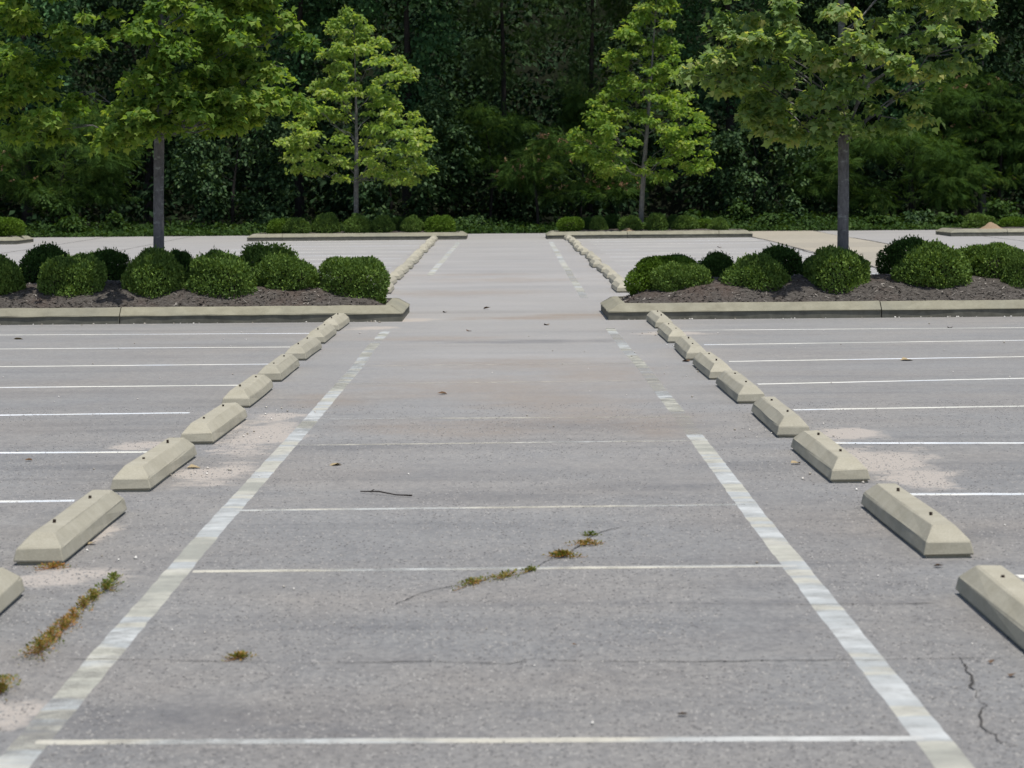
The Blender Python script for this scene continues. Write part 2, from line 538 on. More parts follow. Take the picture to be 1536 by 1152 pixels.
SAND = []   # px, py, half width px, half depth m
for px, py, hw, hd in [(395, 652, 65, 1.3), (330, 640, 40, 0.7), (322, 710, 70, 0.7), (215, 668, 55, 0.35), (85, 868, 150, 0.4),
                       (140, 800, 50, 0.5), (15, 1068, 50, 0.4), (1325, 692, 95, 1.15), (1265, 652, 65, 0.55), (1375, 712, 60, 0.7), (420, 625, 40, 0.5),
                       (620, 480, 45, 0.5), (560, 492, 40, 0.5), (1010, 500, 60, 0.4)]:
    c = P(px, py)
    SAND.append(((c.x, c.y), hw * c.y / F_PX, hd))
DARK = []
for px, py, hw, hd in [(330, 655, 40, 0.5), (120, 770, 60, 0.35), (1000, 730, 130, 0.22), (820, 905, 190, 0.10), (1150, 905, 100, 0.08), (950, 937, 120, 0.06),
                       (210, 1085, 200, 0.3), (1480, 800, 70, 0.25), (880, 640, 160, 0.5), (1150, 700, 130, 0.3), (460, 1100, 200, 0.16), (760, 745, 200, 0.2), (560, 670, 200, 0.25),
                       (790, 512, 160, 0.35), (1220, 905, 200, 0.09), (640, 940, 260, 0.09), (150, 700, 200, 0.18)]:
    c = P(px, py)
    DARK.append(((c.x, c.y), hw * c.y / F_PX, hd))
RUST = []
for px, py, hw, hd, a in [(800, 477, 130, 0.5, 0.03), (862, 473, 75, 0.4, 0.03), (890, 625, 130, 1.0, 0.0), (700, 580, 160, 1.2, 0.0), (700, 412, 120, 0.6, 0.0),
                          (760, 420, 120, 1.0, 0.0), (820, 600, 120, 1.2, 0), (600, 640, 100, 0.7, 0), (650, 508, 130, 0.5, 0), (900, 560, 90, 1.5, 0), (980, 640, 60, .8, 0), (720, 640, 140, .7, 0), (780, 545, 160, .8, 0), (690, 440, 120, 1.2, 0), (500, 600, 60, .8, 0)]:
    c = P(px, py)
    RUST.append(((c.x, c.y), hw * c.y / F_PX, hd, a))


def f_sand(X, Y):
    v = np.zeros_like(X)
    for i, (c, rx, ry) in enumerate(SAND):
        v = np.maximum(v, blob(X, Y, c, rx, ry, 0, 0.7, i))
    # thin film of grit against the kerbs
    v = np.maximum(v, 0.55 * np.clip(1 - np.abs(Y - ISL_Y0 + 0.15) / 0.35, 0, 1) * (np.abs(X) > 1.2) * vnoise(X * 2, Y, 5))
    return v


def f_dark(X, Y):
    v = np.zeros_like(X)
    for i, (c, rx, ry) in enumerate(DARK):
        v = np.maximum(v, 0.9 * blob(X, Y, c, rx, ry, 0, 0.9, i + 20))
    v = np.maximum(v, 0.3 * np.clip(vnoise(X * 0.35, Y * 1.6, 33) * 2 - 1.1, 0, 1))
    return v


def f_rust(X, Y):
    v = np.zeros_like(X)
    for i, (c, rx, ry, a) in enumerate(RUST):
        v = np.maximum(v, (1.0 if i < 2 else 0.6) * blob(X, Y, c, rx, ry, a, 0.8, i + 40))
    return v


def f_dust_glare(X, Y):
    # pale dusty tone plus grazing-light brightening put into the colour, stronger with distance
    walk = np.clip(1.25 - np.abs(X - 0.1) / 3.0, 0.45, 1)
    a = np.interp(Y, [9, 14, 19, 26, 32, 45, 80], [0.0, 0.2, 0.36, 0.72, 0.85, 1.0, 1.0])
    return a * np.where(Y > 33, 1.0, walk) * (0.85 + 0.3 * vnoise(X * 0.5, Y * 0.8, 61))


xs = np.concatenate([np.linspace(-60, -7.2, 14), np.arange(-7.0, 7.01, 0.1), np.linspace(7.2, 60, 14)])
ys = np.concatenate([np.linspace(-40, 6.5, 8), np.arange(6.8, 37.9, 0.1), [37.9, 38.0, 38.1], np.arange(38.4, LOT_END, 0.35), [LOT_END]])
lot = link('parking_lot', grid_mesh('parking_lot', xs, ys, lambda X, Y: gz(Y), M_ASPHALT, {'sand': f_sand, 'dark': f_dark, 'rust': f_rust, 'dust_glare': f_dust_glare}))
lot['kind'] = 'structure'


def ribbon(name, p0, p1, w, mat, h=0.004, wear=None, parent=lot, step=0.12, wob=0.006):
    """a strip of paint between two ground points, its edges slightly uneven"""
    a, b = np.array(p0[:2], float), np.array(p1[:2], float)
    L = np.linalg.norm(b - a)
    n = max(3, int(L / step))
    t = np.linspace(0, 1, n + 1)
    d = (b - a) / L
    s = np.array([-d[1], d[0]])
    c = a[None] + (b - a)[None] * t[:, None]
    slow = (vnoise(t * L * 0.35, a[1] + t * 0, 7) - 0.5) * 2 * wob * 2.2
    fast = (RNG.random((n + 1, 2)) - 0.5) * wob
    l = c + s[None] * (w / 2 + slow + fast[:, 0])[:, None]
    r = c + s[None] * (-w / 2 + slow + fast[:, 1])[:, None]
    co = np.concatenate([l, c + s[None] * slow[:, None], r])
    z = gz(co[:, 1]) + h
    z[:n + 1] -= h * 0.85
    z[2 * (n + 1):] -= h * 0.85
    co = np.concatenate([co, z[:, None]], 1)
    m = n + 1
    i = np.arange(n)
    f = np.concatenate([np.stack([i, i + m, i + m + 1, i + 1], -1), np.stack([i + m, i + 2 * m, i + 2 * m + 1, i + m + 1], -1)])
    wv = np.full(m, 0.0) if wear is None else np.array([wear(k) * (0.62 if wear(k) > 0 else 1.0) for k in t])
    return link(name, np_mesh(name, co, f, mat, {'wear': np.concatenate([wv, wv, wv])}), None, parent)


def interp_wear(table):
    ks = [a for a, b in table]
    vs = [b for a, b in table]
    return lambda t: float(np.interp(t, ks, vs))


# walkway edge lines: wear keyed to the photograph
lA, lB = P(-32, 1200), P(580, 497)
ribbon('painted_line', lA, lB, 0.102, M_WALKLINE, 0.002, interp_wear([(0, 0), (.02, .05), (.03, .4), (.05, .4), (.06, .2), (.1, .22), (.15, .05), (.3, .05), (.42, .08), (.455, .15), (.465, .36), (.49, .36), (.5, .12), (.6, .05), (.64, .3), (.75, .28), (.90, .3), (.905, .6), (.925, .6), (.93, .2), (1, .15)]))
rA, rB = P(1462, 1195), P(916, 492)
ribbon('painted_line', rA, rB, 0.102, M_WALKLINE, 0.002, interp_wear([(0, 0), (.1, .12), (.2, .02), (.3, .08), (.415, .06), (.43, .1), (.44, .6), (.505, .6), (.515, .24), (.575, .26), (.59, .45), (.70, .5), (.72, .25), (.79, .3), (.81, .45), (.835, .22), (.865, .22), (.88, .5), (.945, .5), (.955, .1), (.985, .1), (1, .6)]))
ribbon('painted_line', P(645, 413), P(688, 363), 0.115, M_WALKLINE, 0.002, interp_wear([(0, .1), (.1, .0), (.4, .12), (1, .2)]))
ribbon('painted_line', P(877, 447), P(826, 363), 0.115, M_WALKLINE, 0.002, interp_wear([(0, .5), (.12, .1), (.16, .1), (.2, .5), (.3, .42), (.42, .1), (.5, .02), (.56, .35), (.6, .05), (.7, .3), (.75, .1), (1, .15)]))
# faded crosswise stall lines left in the walkway
for i, (x0, y0, x1, y1, w, wr) in enumerate([(55, 1113, 1385, 1108, 0.07, [(0, .05), (.08, -.05), (.12, .22), (.3, .2), (.36, 0), (1, -.03)]), (290, 857, 1195, 849, 0.075, [(0, -.05), (.1, .02), (.14, .15), (.5, .22), (.62, .12), (1, -.03)]),
                                             (350, 766, 1118, 757, 0.075, [(0, .1), (.3, .12), (.6, .2), (1, .3)]), (440, 668, 1050, 661, 0.07, [(0, .36), (.4, .25), (.6, .15), (.8, .25), (1, .4)]),
                                             (455, 629, 1040, 625, 0.07, [(0, .4), (.5, .32), (1, .48)]), (500, 576, 990, 571, 0.07, [(0, .45), (.5, .35), (1, .5)]), (530, 549, 960, 545, 0.07, [(0, .48), (.4, .38), (1, .5)])]):
    ribbon('stall_line', P(x0, y0), P(x1, y1), w, M_OLDLINE, 0.004, interp_wear(wr))
# white stall lines: near rows
NEARL = [(0, 752.5, 112, 751), (0, 679.5, 225, 678), (0, 622.5, 285, 619), (0, 581.5, 358, 578), (0, 550, 410, 546), (0, 523.5, 437, 520.5), (0, 502.5, 470, 500)]
for x0, y0, x1, y1 in NEARL:
    a, b = P(x0, y0), P(x1, y1)
    far = a + (a - b).normalized() * max(0.0, (6.6 - abs(a.x)))
    ribbon('stall_line', far, b, 0.09, M_STALL, 0.002, interp_wear([(0, .0), (.85, 0.0), (.95, .1), (1, .25)]), wob=0.012)
NEARR = [(1362, 741.5, 1536, 741), (1250, 664.5, 1536, 664.5), (1190, 615, 1536, 609), (1135, 576, 1536, 567.5), (1092, 542, 1536, 535), (1055, 517, 1536, 510.5), (1010, 495.5, 1536, 491.5), (1525, 864, 1600, 863)]
for x0, y0, x1, y1 in NEARR:
    a, b = P(x0, y0), P(x1, y1)
    far = b + (b - a).normalized() * max(0.0, (6.6 - abs(b.x)))
    ribbon('stall_line', a, far, 0.09, M_STALL, 0.002, interp_wear([(0, .15), (.1, .0), (1, 0.0)]), wob=0.012)
# far rows
for k in range(13):
    y = 42.3 + 2.743 * k
    wr = 0.02 + 0.2 * random.random()
    ribbon('stall_line', (-6.5, y, 0), (-2.15, y + 0.02, 0), 0.13, M_STALL, 0.002, interp_wear([(0, wr), (.5, .02), (.9, .1), (1, .3)]), step=0.3, wob=0.012)
    wr = 0.05 + 0.2 * random.random()
    ribbon('stall_line', (2.15, y - 0.05, 0), (6.45, y - 0.1, 0), 0.13, M_STALL, 0.002, interp_wear([(0, .1), (.5, .02), (1, wr)]), step=0.3, wob=0.012)

# beige concrete strip beside the right-hand stalls, in slabs with open joints
for side_x0, side_x1 in ((6.62, 9.06),):
    k = 0
    y = 38.2
    while y < LOT_END - 0.1:
        y1 = min(y + 4.4, LOT_END)
        yy = np.linspace(y + 0.02, y1 - 0.02, 6)
        me = grid_mesh('concrete_slab', np.linspace(side_x0 + 0.025, side_x1 - 0.025, 5), yy, lambda X, Y: gz(Y) + 0.006 + 0.002 * vnoise(X, Y, 4), M_PAD)
        link('concrete_slab', me, None, lot)
        y = y1
# joints along the strip filled with dirt and seedlings
for x in (6.62, 9.06):
    ribbon('pavement_joint', (x, 38.2, 0), (x, LOT_END - 0.2, 0), 0.07, M_CRACK, 0.010, None, lot, 0.25, 0.05)
for x in (-9.2, 12.6, -11.7):
    ribbon('pavement_joint', (x, 38.2, 0), (x, LOT_END - 0.2, 0), 0.03, M_CRACK, 0.005, None, lot, 0.25, 0.02)


def crack(pix, w, h=0.0035, jit=0.012):
    pts = []
    for (x0, y0), (x1, y1) in zip(pix[:-1], pix[1:]):
        a, b = P(x0, y0), P(x1, y1)
        n = max(2, int((b - a).length / 0.035))
        for i in range(n):
            q = a.lerp(b, i / n)
            pts.append((q.x + random.uniform(-jit, jit) * 0.6, q.y + random.uniform(-jit, jit)))
    pts = np.array(pts)
    pts[1:-1] = (pts[:-2] + pts[1:-1] * 4 + pts[2:]) / 6
    d = np.gradient(pts, axis=0)
    d /= np.linalg.norm(d, axis=1)[:, None] + 1e-9
    s = np.stack([-d[:, 1], d[:, 0]], 1)
    n = len(pts)
    ww = w * (0.04 + 1.1 * vnoise(np.arange(n) * 0.23, np.zeros(n) + pix[0][0], 2) ** 2.2 * vnoise(np.arange(n) * 0.035, np.zeros(n) + 3 + pix[0][0], 4) * 1.6 + 0.22 * RNG.random(n))
    ww[0] = ww[-1] = 0.0005
    l, r = pts + s * ww[:, None] / 2, pts - s * ww[:, None] / 2
    co = np.concatenate([l, r])
    co = np.concatenate([co, (gz(co[:, 1]) + h)[:, None]], 1)
    i = np.arange(n - 1)
    return link('crack', np_mesh('crack', co, np.stack([i, i + n, i + n + 1, i + 1], -1), M_CRACK), None, lot)


crack([(10, 988), (180, 990), (330, 993), (460, 996), (560, 995), (640, 992), (760, 997), (800, 990), (930, 993), (1060, 993), (1130, 992), (1290, 991), (1430, 988), (1540, 990)], 0.017)
crack([(592, 908), (625, 893), (655, 884), (690, 878), (760, 866), (802, 856), (818, 842), (850, 833), (872, 818), (890, 803), (915, 795), (945, 789)], 0.016)
crack([(1440, 985), (1458, 1010), (1462, 1040), (1475, 1060), (1470, 1080), (1488, 1100), (1500, 1112), (1520, 1120), (1550, 1130)], 0.011, jit=0.03)
crack([(655, 905), (720, 900), (775, 904)], 0.008)
crack([(985, 905), (1080, 906), (1190, 908), (1420, 905)], 0.006)

# ------------------------------------------------------------------ planting islands
PROFILE = [(0.006, -0.02), (0.008, 0.086), (-0.002, 0.092), (0.004, 0.102), (0.13, 0.178), (0.16, 0.185), (0.21, 0.185), (0.215, -0.02)]


def sweep(stations, name, parent):
    """kerb stone: PROFILE (inset, height) swept between stations; a station maps an inset to (x, y)"""
    n = len(stations)
    k = len(PROFILE)
    co = []
    for si, st in enumerate(stations):
        for (t, z) in PROFILE:
            jt = random.uniform(-.003, .003)
            x, y = st(t + (jt if z > 0 else 0))
            co.append((x, y, z + (random.uniform(-.004, .003) if z > 0.05 else 0)))
    fa = []
    for s in range(n - 1):
        for j in range(k - 1):
            fa.append((s * k + j, (s + 1) * k + j, (s + 1) * k + j + 1, s * k + j + 1))
    me = bpy.data.meshes.new(name)
    caps = [tuple(range(k))[::-1], tuple((n - 1) * k + j for j in range(k))]
    me.from_pydata(co, [], fa + caps)
    bm = bmesh.new()
    bm.from_mesh(me)
    bmesh.ops.recalc_face_normals(bm, faces=bm.faces)
    bm.to_mesh(me)
    bm.free()
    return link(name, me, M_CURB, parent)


def island(label, x0, x1, y0, y1, joints, crest, chips=2600):
    zb = float(gz((y0 + y1) / 2))
    root = thing('planting_island', label, 'planting bed', (0, 0, zb))
    g = 0.006
    # front and back runs, cut at the joints, mitred at the corners
    for side in (0, 1):
        edges = [x0] + sorted(joints) + [x1]
        for a, b in zip(edges[:-1], edges[1:]):
            m = max(4, int((b - a) / 0.25))
            sts = []
            for i in range(m + 1):
                f = i / m

                def st(t, f=f, a=a, b=b, side=side):
                    xa = a + (t if a == x0 else g)
                    xb = b - (t if b == x1 else g)
                    return (xa + (xb - xa) * f, (y0 + t) if side == 0 else (y1 - t))
                sts.append(st)
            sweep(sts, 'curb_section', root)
    for side in (0, 1):
        m = 8
        sts = []
        for i in range(m + 1):
            f = i / m

            def st(t, f=f, side=side):
                ya, yb = y0 + t + g, y1 - t - g
                return ((x0 + t) if side == 0 else (x1 - t), ya + (yb - ya) * f)
            sts.append(st)
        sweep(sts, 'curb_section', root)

    def mz(X, Y):
        u = (X - (x0 + x1) / 2) / ((x1 - x0) / 2 - 0.2)
        v = (Y - (y0 + y1) / 2) / ((y1 - y0) / 2 - 0.2)
        e = np.clip(1 - np.abs(u) ** 6, 0, 1) * np.clip(1 - np.abs(v) ** 2.2, 0, 1)
        return 0.135 + (crest - 0.135) * e ** 0.8 + 0.03 * (vnoise(X * 3.1, Y * 3.1, 2) - 0.4) * np.clip(e * 4, 0, 1) + 0.015 * (vnoise(X * 14, Y * 14, 9) - 0.5)
    me = grid_mesh('mulch_bed', np.arange(x0 + 0.17, x1 - 0.16, 0.07), np.arange(y0 + 0.17, y1 - 0.16, 0.07), mz, M_MULCH)
    link('mulch_bed', me, None, root)
    if chips:
        n = chips
        cx = RNG.uniform(x0 + 0.2, x1 - 0.2, n)
        cy = y0 + 0.2 + (y1 - y0 - 0.4) * RNG.random(n) ** 1.3
        cz = mz(cx, cy) + 0.006
        ln, wd = RNG.uniform(0.02, 0.075, n), RNG.uniform(0.006, 0.018, n)
        th = RNG.uniform(0, math.pi, n)
        tl = RNG.uniform(-.5, .5, n)
        ax = np.stack([np.cos(th) * np.cos(tl), np.sin(th) * np.cos(tl), np.sin(tl)], 1)
        sx = np.stack([-np.sin(th), np.cos(th), RNG.uniform(-.4, .4, n)], 1)
        c = np.stack([cx, cy, cz], 1)
        co = np.stack([c - ax * ln[:, None] / 2 - sx * wd[:, None] / 2, c + ax * ln[:, None] / 2 - sx * wd[:, None] * .3,
                       c + ax * ln[:, None] / 2 + sx * wd[:, None] * .4, c - ax * ln[:, None] / 2 + sx * wd[:, None] / 2], 1).reshape(-1, 3)
        co[:, 2] = co[:, 2]
        f = np.arange(4 * n).reshape(n, 4)
        o = link('mulch_chips', np_mesh('mulch_chips', co, f, M_CHIP, {'tint': np.repeat(RNG.random(n) ** 1.5, 4)}), None, root)
        o['kind'] = 'stuff'
    return lambda x, y: zb + float(mz(np.array([x]), np.array([y]))[0])


mz_nl = island('near mulched island with pale kerb on the left, holding the big left maple', -6.85, -1.2, ISL_Y0, ISL_Y1, [-4.47], 0.45)
mz_nr = island('near mulched island with pale kerb on the right, holding the big right maple', 1.17, 6.85, ISL_Y0 - 0.05, ISL_Y1 - 0.05, [4.33], 0.45)
mz_fl = island('far kerbed island left of the walkway, under the yellow-green maple', -6.95, -1.05, FAR_Y0 + .3, FAR_Y1 + .3, [-6.0], 0.22, 500)
mz_fr = island('far kerbed island right of the walkway, under the bright green maple', 1.1, 6.6, FAR_Y0 - .1, FAR_Y1 - .1, [3.25, 5.7], 0.22, 500)
mz_fll = island('far kerbed island cut by the left edge of the picture', -19.0, -12.9, FAR_Y0 - 1.0, FAR_Y1 - 1.0, [-15], 0.22, 300)
mz_frr = island('far kerbed island cut by the right edge of the picture, sand heap on it', 11.75, 18.0, FAR_Y0 - 1.0, FAR_Y1 - 1.0, [13.25], 0.22, 300)

# ------------------------------------------------------------------ wheel stops
W2, WT, ZS, ZT = 0.104, 0.045, 0.068, 0.120
DRAFT = 0.013


def stop_mesh(L, seed):
    rnd = random.Random(seed)
    bm = bmesh.new()
    secs = [(-L / 2, 0.0), (-L / 2 + 0.125, 1.0), (-L / 6, 1.0), (L / 6, 1.0), (L / 2 - 0.125, 1.0), (L / 2, 0.0)]
    rings = []
    for i, (y, full) in enumerate(secs):
        end = (i in (0, len(secs) - 1))
        if end:
            s = 1 if y > 0 else -1
            pts = [(-W2, y, 0.014), (-W2 + DRAFT, y - s * DRAFT, ZS), (W2 - DRAFT, y - s * DRAFT, ZS), (W2, y, 0.014)]
        else:
            j = lambda: rnd.uniform(-.003, .003)
            pts = [(-W2 + j(), y, 0.014), (-W2 + DRAFT + j(), y, ZS + j()), (-WT + j(), y, ZT + j()), (WT + j(), y, ZT + j()), (W2 - DRAFT + j(), y, ZS + j()), (W2 + j(), y, 0.014)]
        rings.append([bm.verts.new(p) for p in pts])
    for a, b in zip(rings[1:-2], rings[2:-1]):
        for k in range(6):
            bm.faces.new((a[k], a[(k + 1) % 6], b[(k + 1) % 6], b[k]))
    for e, r in ((rings[0], rings[1]), (rings[-1], rings[-2])):
        bm.faces.new((e[0], e[1], e[2], e[3]))
        bm.faces.new((e[0], e[1], r[1], r[0]))
        bm.faces.new((e[2], e[3], r[5], r[4]))
        bm.faces.new((e[1], e[2], r[3], r[2]))
        bm.faces.new((e[1], r[1], r[2]))
        bm.faces.new((e[2], r[3], r[4]))
        bm.faces.new((e[0], e[3], r[5], r[0]))
    bmesh.ops.recalc_face_normals(bm, faces=bm.faces)
    bmesh.ops.bevel(bm, geom=[e for e in bm.edges if e.calc_face_angle(0) > 0.2], offset=0.0065, segments=2, profile=0.6, affect='EDGES')
    for v in bm.verts:
        v.co += Vector((rnd.uniform(-1, 1), rnd.uniform(-1, 1), rnd.uniform(-1, 1))) * 0.0012
    # inset foot, so a thin shadow line shows under the block
    foot = bmesh.ops.create_cube(bm, size=1.0)['verts']
    for v in foot:
        v.co = Vector((v.co.x * 2 * (W2 - 0.014), v.co.y * (L - 0.03), 0.006 + v.co.z * 0.02))
    me = bpy.data.meshes.new('concrete_block')
    bm.to_mesh(me)
    bm.free()
    me.materials.append(M_STOP)
    return me


STOPM = [stop_mesh(1.9, s) for s in range(4)]
bm = bmesh.new()
bmesh.ops.create_cone(bm, cap_ends=True, segments=10, radius1=0.008, radius2=0.007, depth=0.05)
PINM = bpy.data.meshes.new('steel_pin')
bm.to_mesh(PINM)
bm.free()
PINM.materials.append(M_PIN)
STOP_N = [0]


def wheel_stop(x, y, rot, label, group, pins=True):
    root = thing('wheel_stop', label, 'wheel stop', (x, y, float(gz(y))), rot, group)
    i = STOP_N[0]
    STOP_N[0] += 1
    b = link('concrete_block', STOPM[i % 4], None, root)
    if i % 2:
        b.rotation_euler = (0, 0, math.pi)
    if pins:
        for s in (-1, 1):
            p = link('steel_pin', PINM, None, root)
            p.location = (random.uniform(-.012, .012), s * 0.48 + random.uniform(-.03, .03), ZT - 0.012 + random.uniform(-.006, .006))
            p.rotation_euler = (random.uniform(-.1, .1), random.uniform(-.1, .1), 0)
    return root


ORD = ['first', 'second', 'third', 'fourth', 'fifth', 'sixth', 'seventh', 'eighth', 'ninth', 'tenth', 'eleventh', 'twelfth', 'thirteenth', 'fourteenth']
# inner front corner and inner rear corner of each stop in the photograph
NL = [((-48, 968), (39, 892)), ((96, 848), (193, 768)), ((226.5, 738), (294, 690)), ((321, 667), (364, 637)), ((376, 612), (412, 583)), ((423, 573), (448, 553)),
      ((460, 541), (483, 525)), ((488, 516), (504, 503)), ((509, 497), (526, 485))]
NLL = ['nearest wheel stop of the left row, cut off by the left edge of the picture', 'wheel stop of the left row with brown weeds at its near corner',
       'wheel stop of the left row with pale sand beside it, third from the camera', 'left-row wheel stop with dark debris round it, fourth from the camera',
       'left-row wheel stop, fifth from the camera', 'left-row wheel stop, fourth from the left island kerb', 'left-row wheel stop, third from the left island kerb',
       'left-row wheel stop, second from the left island kerb', 'left-row wheel stop touching the left island kerb']
for (f, b), lab in zip(NL, NLL):
    pf, pb = P(*f), P(*b)
    d = pb - pf
    ang = math.atan2(-d.x, d.y) * 0.6
    u = Vector((-math.sin(ang), math.cos(ang), 0))
    rt = Vector((math.cos(ang), math.sin(ang), 0))
    c = (pf + u * 0.95 if f[0] > 0 else pb - u * 0.95) - rt * W2
    wheel_stop(c.x, min(c.y, ISL_Y0 - 0.97), ang, lab, 'concrete wheel stops in the near left row')
NR = [((1540, 984), (1432, 890)), ((1385, 838), (1286, 759)), ((1245, 725), (1184, 674)), ((1165, 657), (1129, 621)), ((1105, 606), (1073, 579)), ((1063, 570), (1039, 549)),
      ((1028, 541), (1009, 520)), ((1001, 515), (985, 500)), ((982, 493), (968, 481))]
NRL = ['nearest wheel stop of the right row, cut off by the right edge of the picture', 'right-row wheel stop with its whole near end in view, second from the camera',
       'right-row wheel stop beside the pale sand patch, third from the camera', 'right-row wheel stop, fourth from the camera', 'right-row wheel stop, fifth from the camera',
       'right-row wheel stop, fourth from the right island kerb', 'right-row wheel stop, third from the right island kerb', 'right-row wheel stop, second from the right island kerb',
       'right-row wheel stop touching the right island kerb']
for (f, b), lab in zip(NR, NRL):
    pf, pb = P(*f), P(*b)
    d = pb - pf
    ang = math.atan2(-d.x, d.y) * 0.6
    u = Vector((-math.sin(ang), math.cos(ang), 0))
    rt = Vector((math.cos(ang), math.sin(ang), 0))
    c = (pf + u * 0.95 if f[0] < 1536 else pb - u * 0.95) + rt * W2
    wheel_stop(c.x, min(c.y, ISL_Y0 - 1.02), ang, lab, 'concrete wheel stops in the near right row')
for k in range(13):
    yl = 74.9 - 2.743 * k
    yr = 74.7 - 2.743 * k
    a, b = P(583, 440), P(660, 358.5)
    fx = (yl - b.y) / (a.y - b.y)
    where = 'touching the far left island' if k == 0 else '%s back from the far left island' % ORD[k]
    wheel_stop(b.x + (a.x - b.x) * fx - W2 + random.uniform(-.04, .04), yl + random.uniform(-.08, .08), random.uniform(-.015, .015),
               'distant left-row wheel stop, %s' % where, 'concrete wheel stops in the far left row', False)
    a, b = P(928, 439.5), P(847, 358)
    fx = (yr - b.y) / (a.y - b.y)
    where = 'touching the far right island' if k == 0 else '%s back from the far right island' % ORD[k]
    wheel_stop(b.x + (a.x - b.x) * fx + W2 + random.uniform(-.04, .04), yr + random.uniform(-.08, .08), random.uniform(-.015, .015),
               'distant right-row wheel stop, %s' % where, 'concrete wheel stops in the far right row', False)

# ------------------------------------------------------------------ leaves
# templates: (verts (k,3): x width, y length, z normal), triangles
LEAF4 = (np.array([(0, 0, 0), (.32, .45, .09), (0, 1, -.06), (-.32, .45, .09)]), np.array([(0, 1, 2), (0, 2, 3)]))
LEAF6 = (np.array([(0, 0, 0), (.30, .28, .08), (.26, .66, .05), (0, 1, -.1), (-.26, .66, .05), (-.30, .28, .08)]), np.array([(0, 1, 2), (0, 2, 3), (0, 3, 4), (0, 4, 5)]))
_m = [(0, 0), (.42, .08), (.50, .45), (.24, .50), (0, 1.0), (-.24, .50), (-.50, .45), (-.42, .08)]
MAPLE = (np.array([(x, y, 0.22 * abs(x) - 0.10 * y * y) for x, y in _m] + [(0, .36, 0.03)]), np.array([(8, i, (i + 1) % 8) for i in range(8)]))


def frond_template(pairs=7, w=0.26):
    v, f = [], []
    for i in range(pairs):
        y = 0.12 + 0.88 * i / pairs
        ln = w * math.sin(math.pi * (0.2 + 0.75 * i / pairs))
        zz = -0.25 * y * y
        for s in (-1, 1):
            b = len(v)
            v += [(0, y, zz), (s * ln * .6, y + 0.03, zz - 0.02), (s * ln, y + 0.10, zz - 0.08), (s * ln * .5, y + 0.085, zz - .02)]
            f += [(b, b + 1, b + 2), (b, b + 2, b + 3)]
    return np.array(v), np.array(f)


FROND = frond_template()


def tuft_template(n=22):
    rnd = random.Random(3)
    v, f = [], []
    for i in range(n):
        th = rnd.uniform(0, 2 * math.pi)
        ph = rnd.uniform(0.15, 1.15)
        d = Vector((math.cos(th) * math.sin(ph), math.cos(ph), math.sin(th) * math.sin(ph)))
        s = d.orthogonal().normalized() * 0.016
        b = len(v)
        v += [tuple(s), tuple(-s), tuple(d * rnd.uniform(.75, 1.0))]
        f += [(b, b + 1, b + 2)]
    return np.array(v), np.array(f)


TUFT = tuft_template()


def norm(a):
    return a / (np.linalg.norm(a, axis=1)[:, None] + 1e-9)


def scatter(tmpl, pos, axis, nrm, size, tint):
    tv, tf = tmpl
    axis = norm(axis)
    s = norm(np.cross(axis, nrm))
    n2 = np.cross(s, axis)
    n = len(pos)
    v = (pos[:, None, :] + size[:, None, None] * (tv[None, :, 0:1] * s[:, None, :] + tv[None, :, 1:2] * axis[:, None, :] + tv[None, :, 2:3] * n2[:, None, :]))
    k = len(tv)
    f = tf[None] + (np.arange(n) * k)[:, None, None]
    return v.reshape(-1, 3), f.reshape(-1, 3), np.repeat(tint, k)


def foliage_mesh(name, clusters, n, tmpl, size, mat, droop=0.5, origin=(0, 0, 0), shell=0.5, tint_var=0.25, rng=RNG):
    """leaves spread through flattened boughs; clusters: (x,y,z, rx,ry,rz)"""
    C = np.array(clusters, float)
    vol = (C[:, 3] * C[:, 4] * C[:, 5]) ** 0.62
    idx = rng.choice(len(C), n, p=vol / vol.sum())
    c = C[idx]
    d = norm(rng.normal(size=(n, 3)))
    rad = rng.random(n) ** shell
    # ragged edge: stretch the radius in a few directions per bough
    ph = idx * 1.7
    ang = np.arctan2(d[:, 1], d[:, 0])
    rad = rad * (0.82 + 0.25 * np.sin(3 * ang + ph) + 0.13 * np.sin(7 * ang + 2.3 * ph) + 0.1 * rng.normal(size=n))
    off = d * rad[:, None] * c[:, 3:6]
    hr2 = (off[:, 0] / c[:, 3]) ** 2 + (off[:, 1] / c[:, 4]) ** 2
    off[:, 2] -= 0.55 * c[:, 5] * hr2                       # boughs arch over
    pos = c[:, 0:3] + off - np.array(origin)
    out = np.stack([d[:, 0], d[:, 1], np.zeros(n)], 1)
    axis = out * 0.8 + np.array([0, 0, -1.0]) * (droop * rng.uniform(0.3, 1.6, n))[:, None] + rng.normal(size=(n, 3)) * 0.45
    nrm = np.array([0, 0, 1.0]) * 0.9 + out * 0.55 + rng.normal(size=(n, 3)) * 0.42
    ctint = rng.random(len(C)) * tint_var * 1.4
    tint = np.clip(0.22 + ctint[idx] + rng.normal(size=n) * 0.19 + 0.22 * rng.random(n), 0, 1)
    sz = size * rng.uniform(0.65, 1.25, n)
    v, f, t = scatter(tmpl, pos, axis, nrm, sz, tint)
    return np_mesh(name, v, f, mat, {'tint': t})


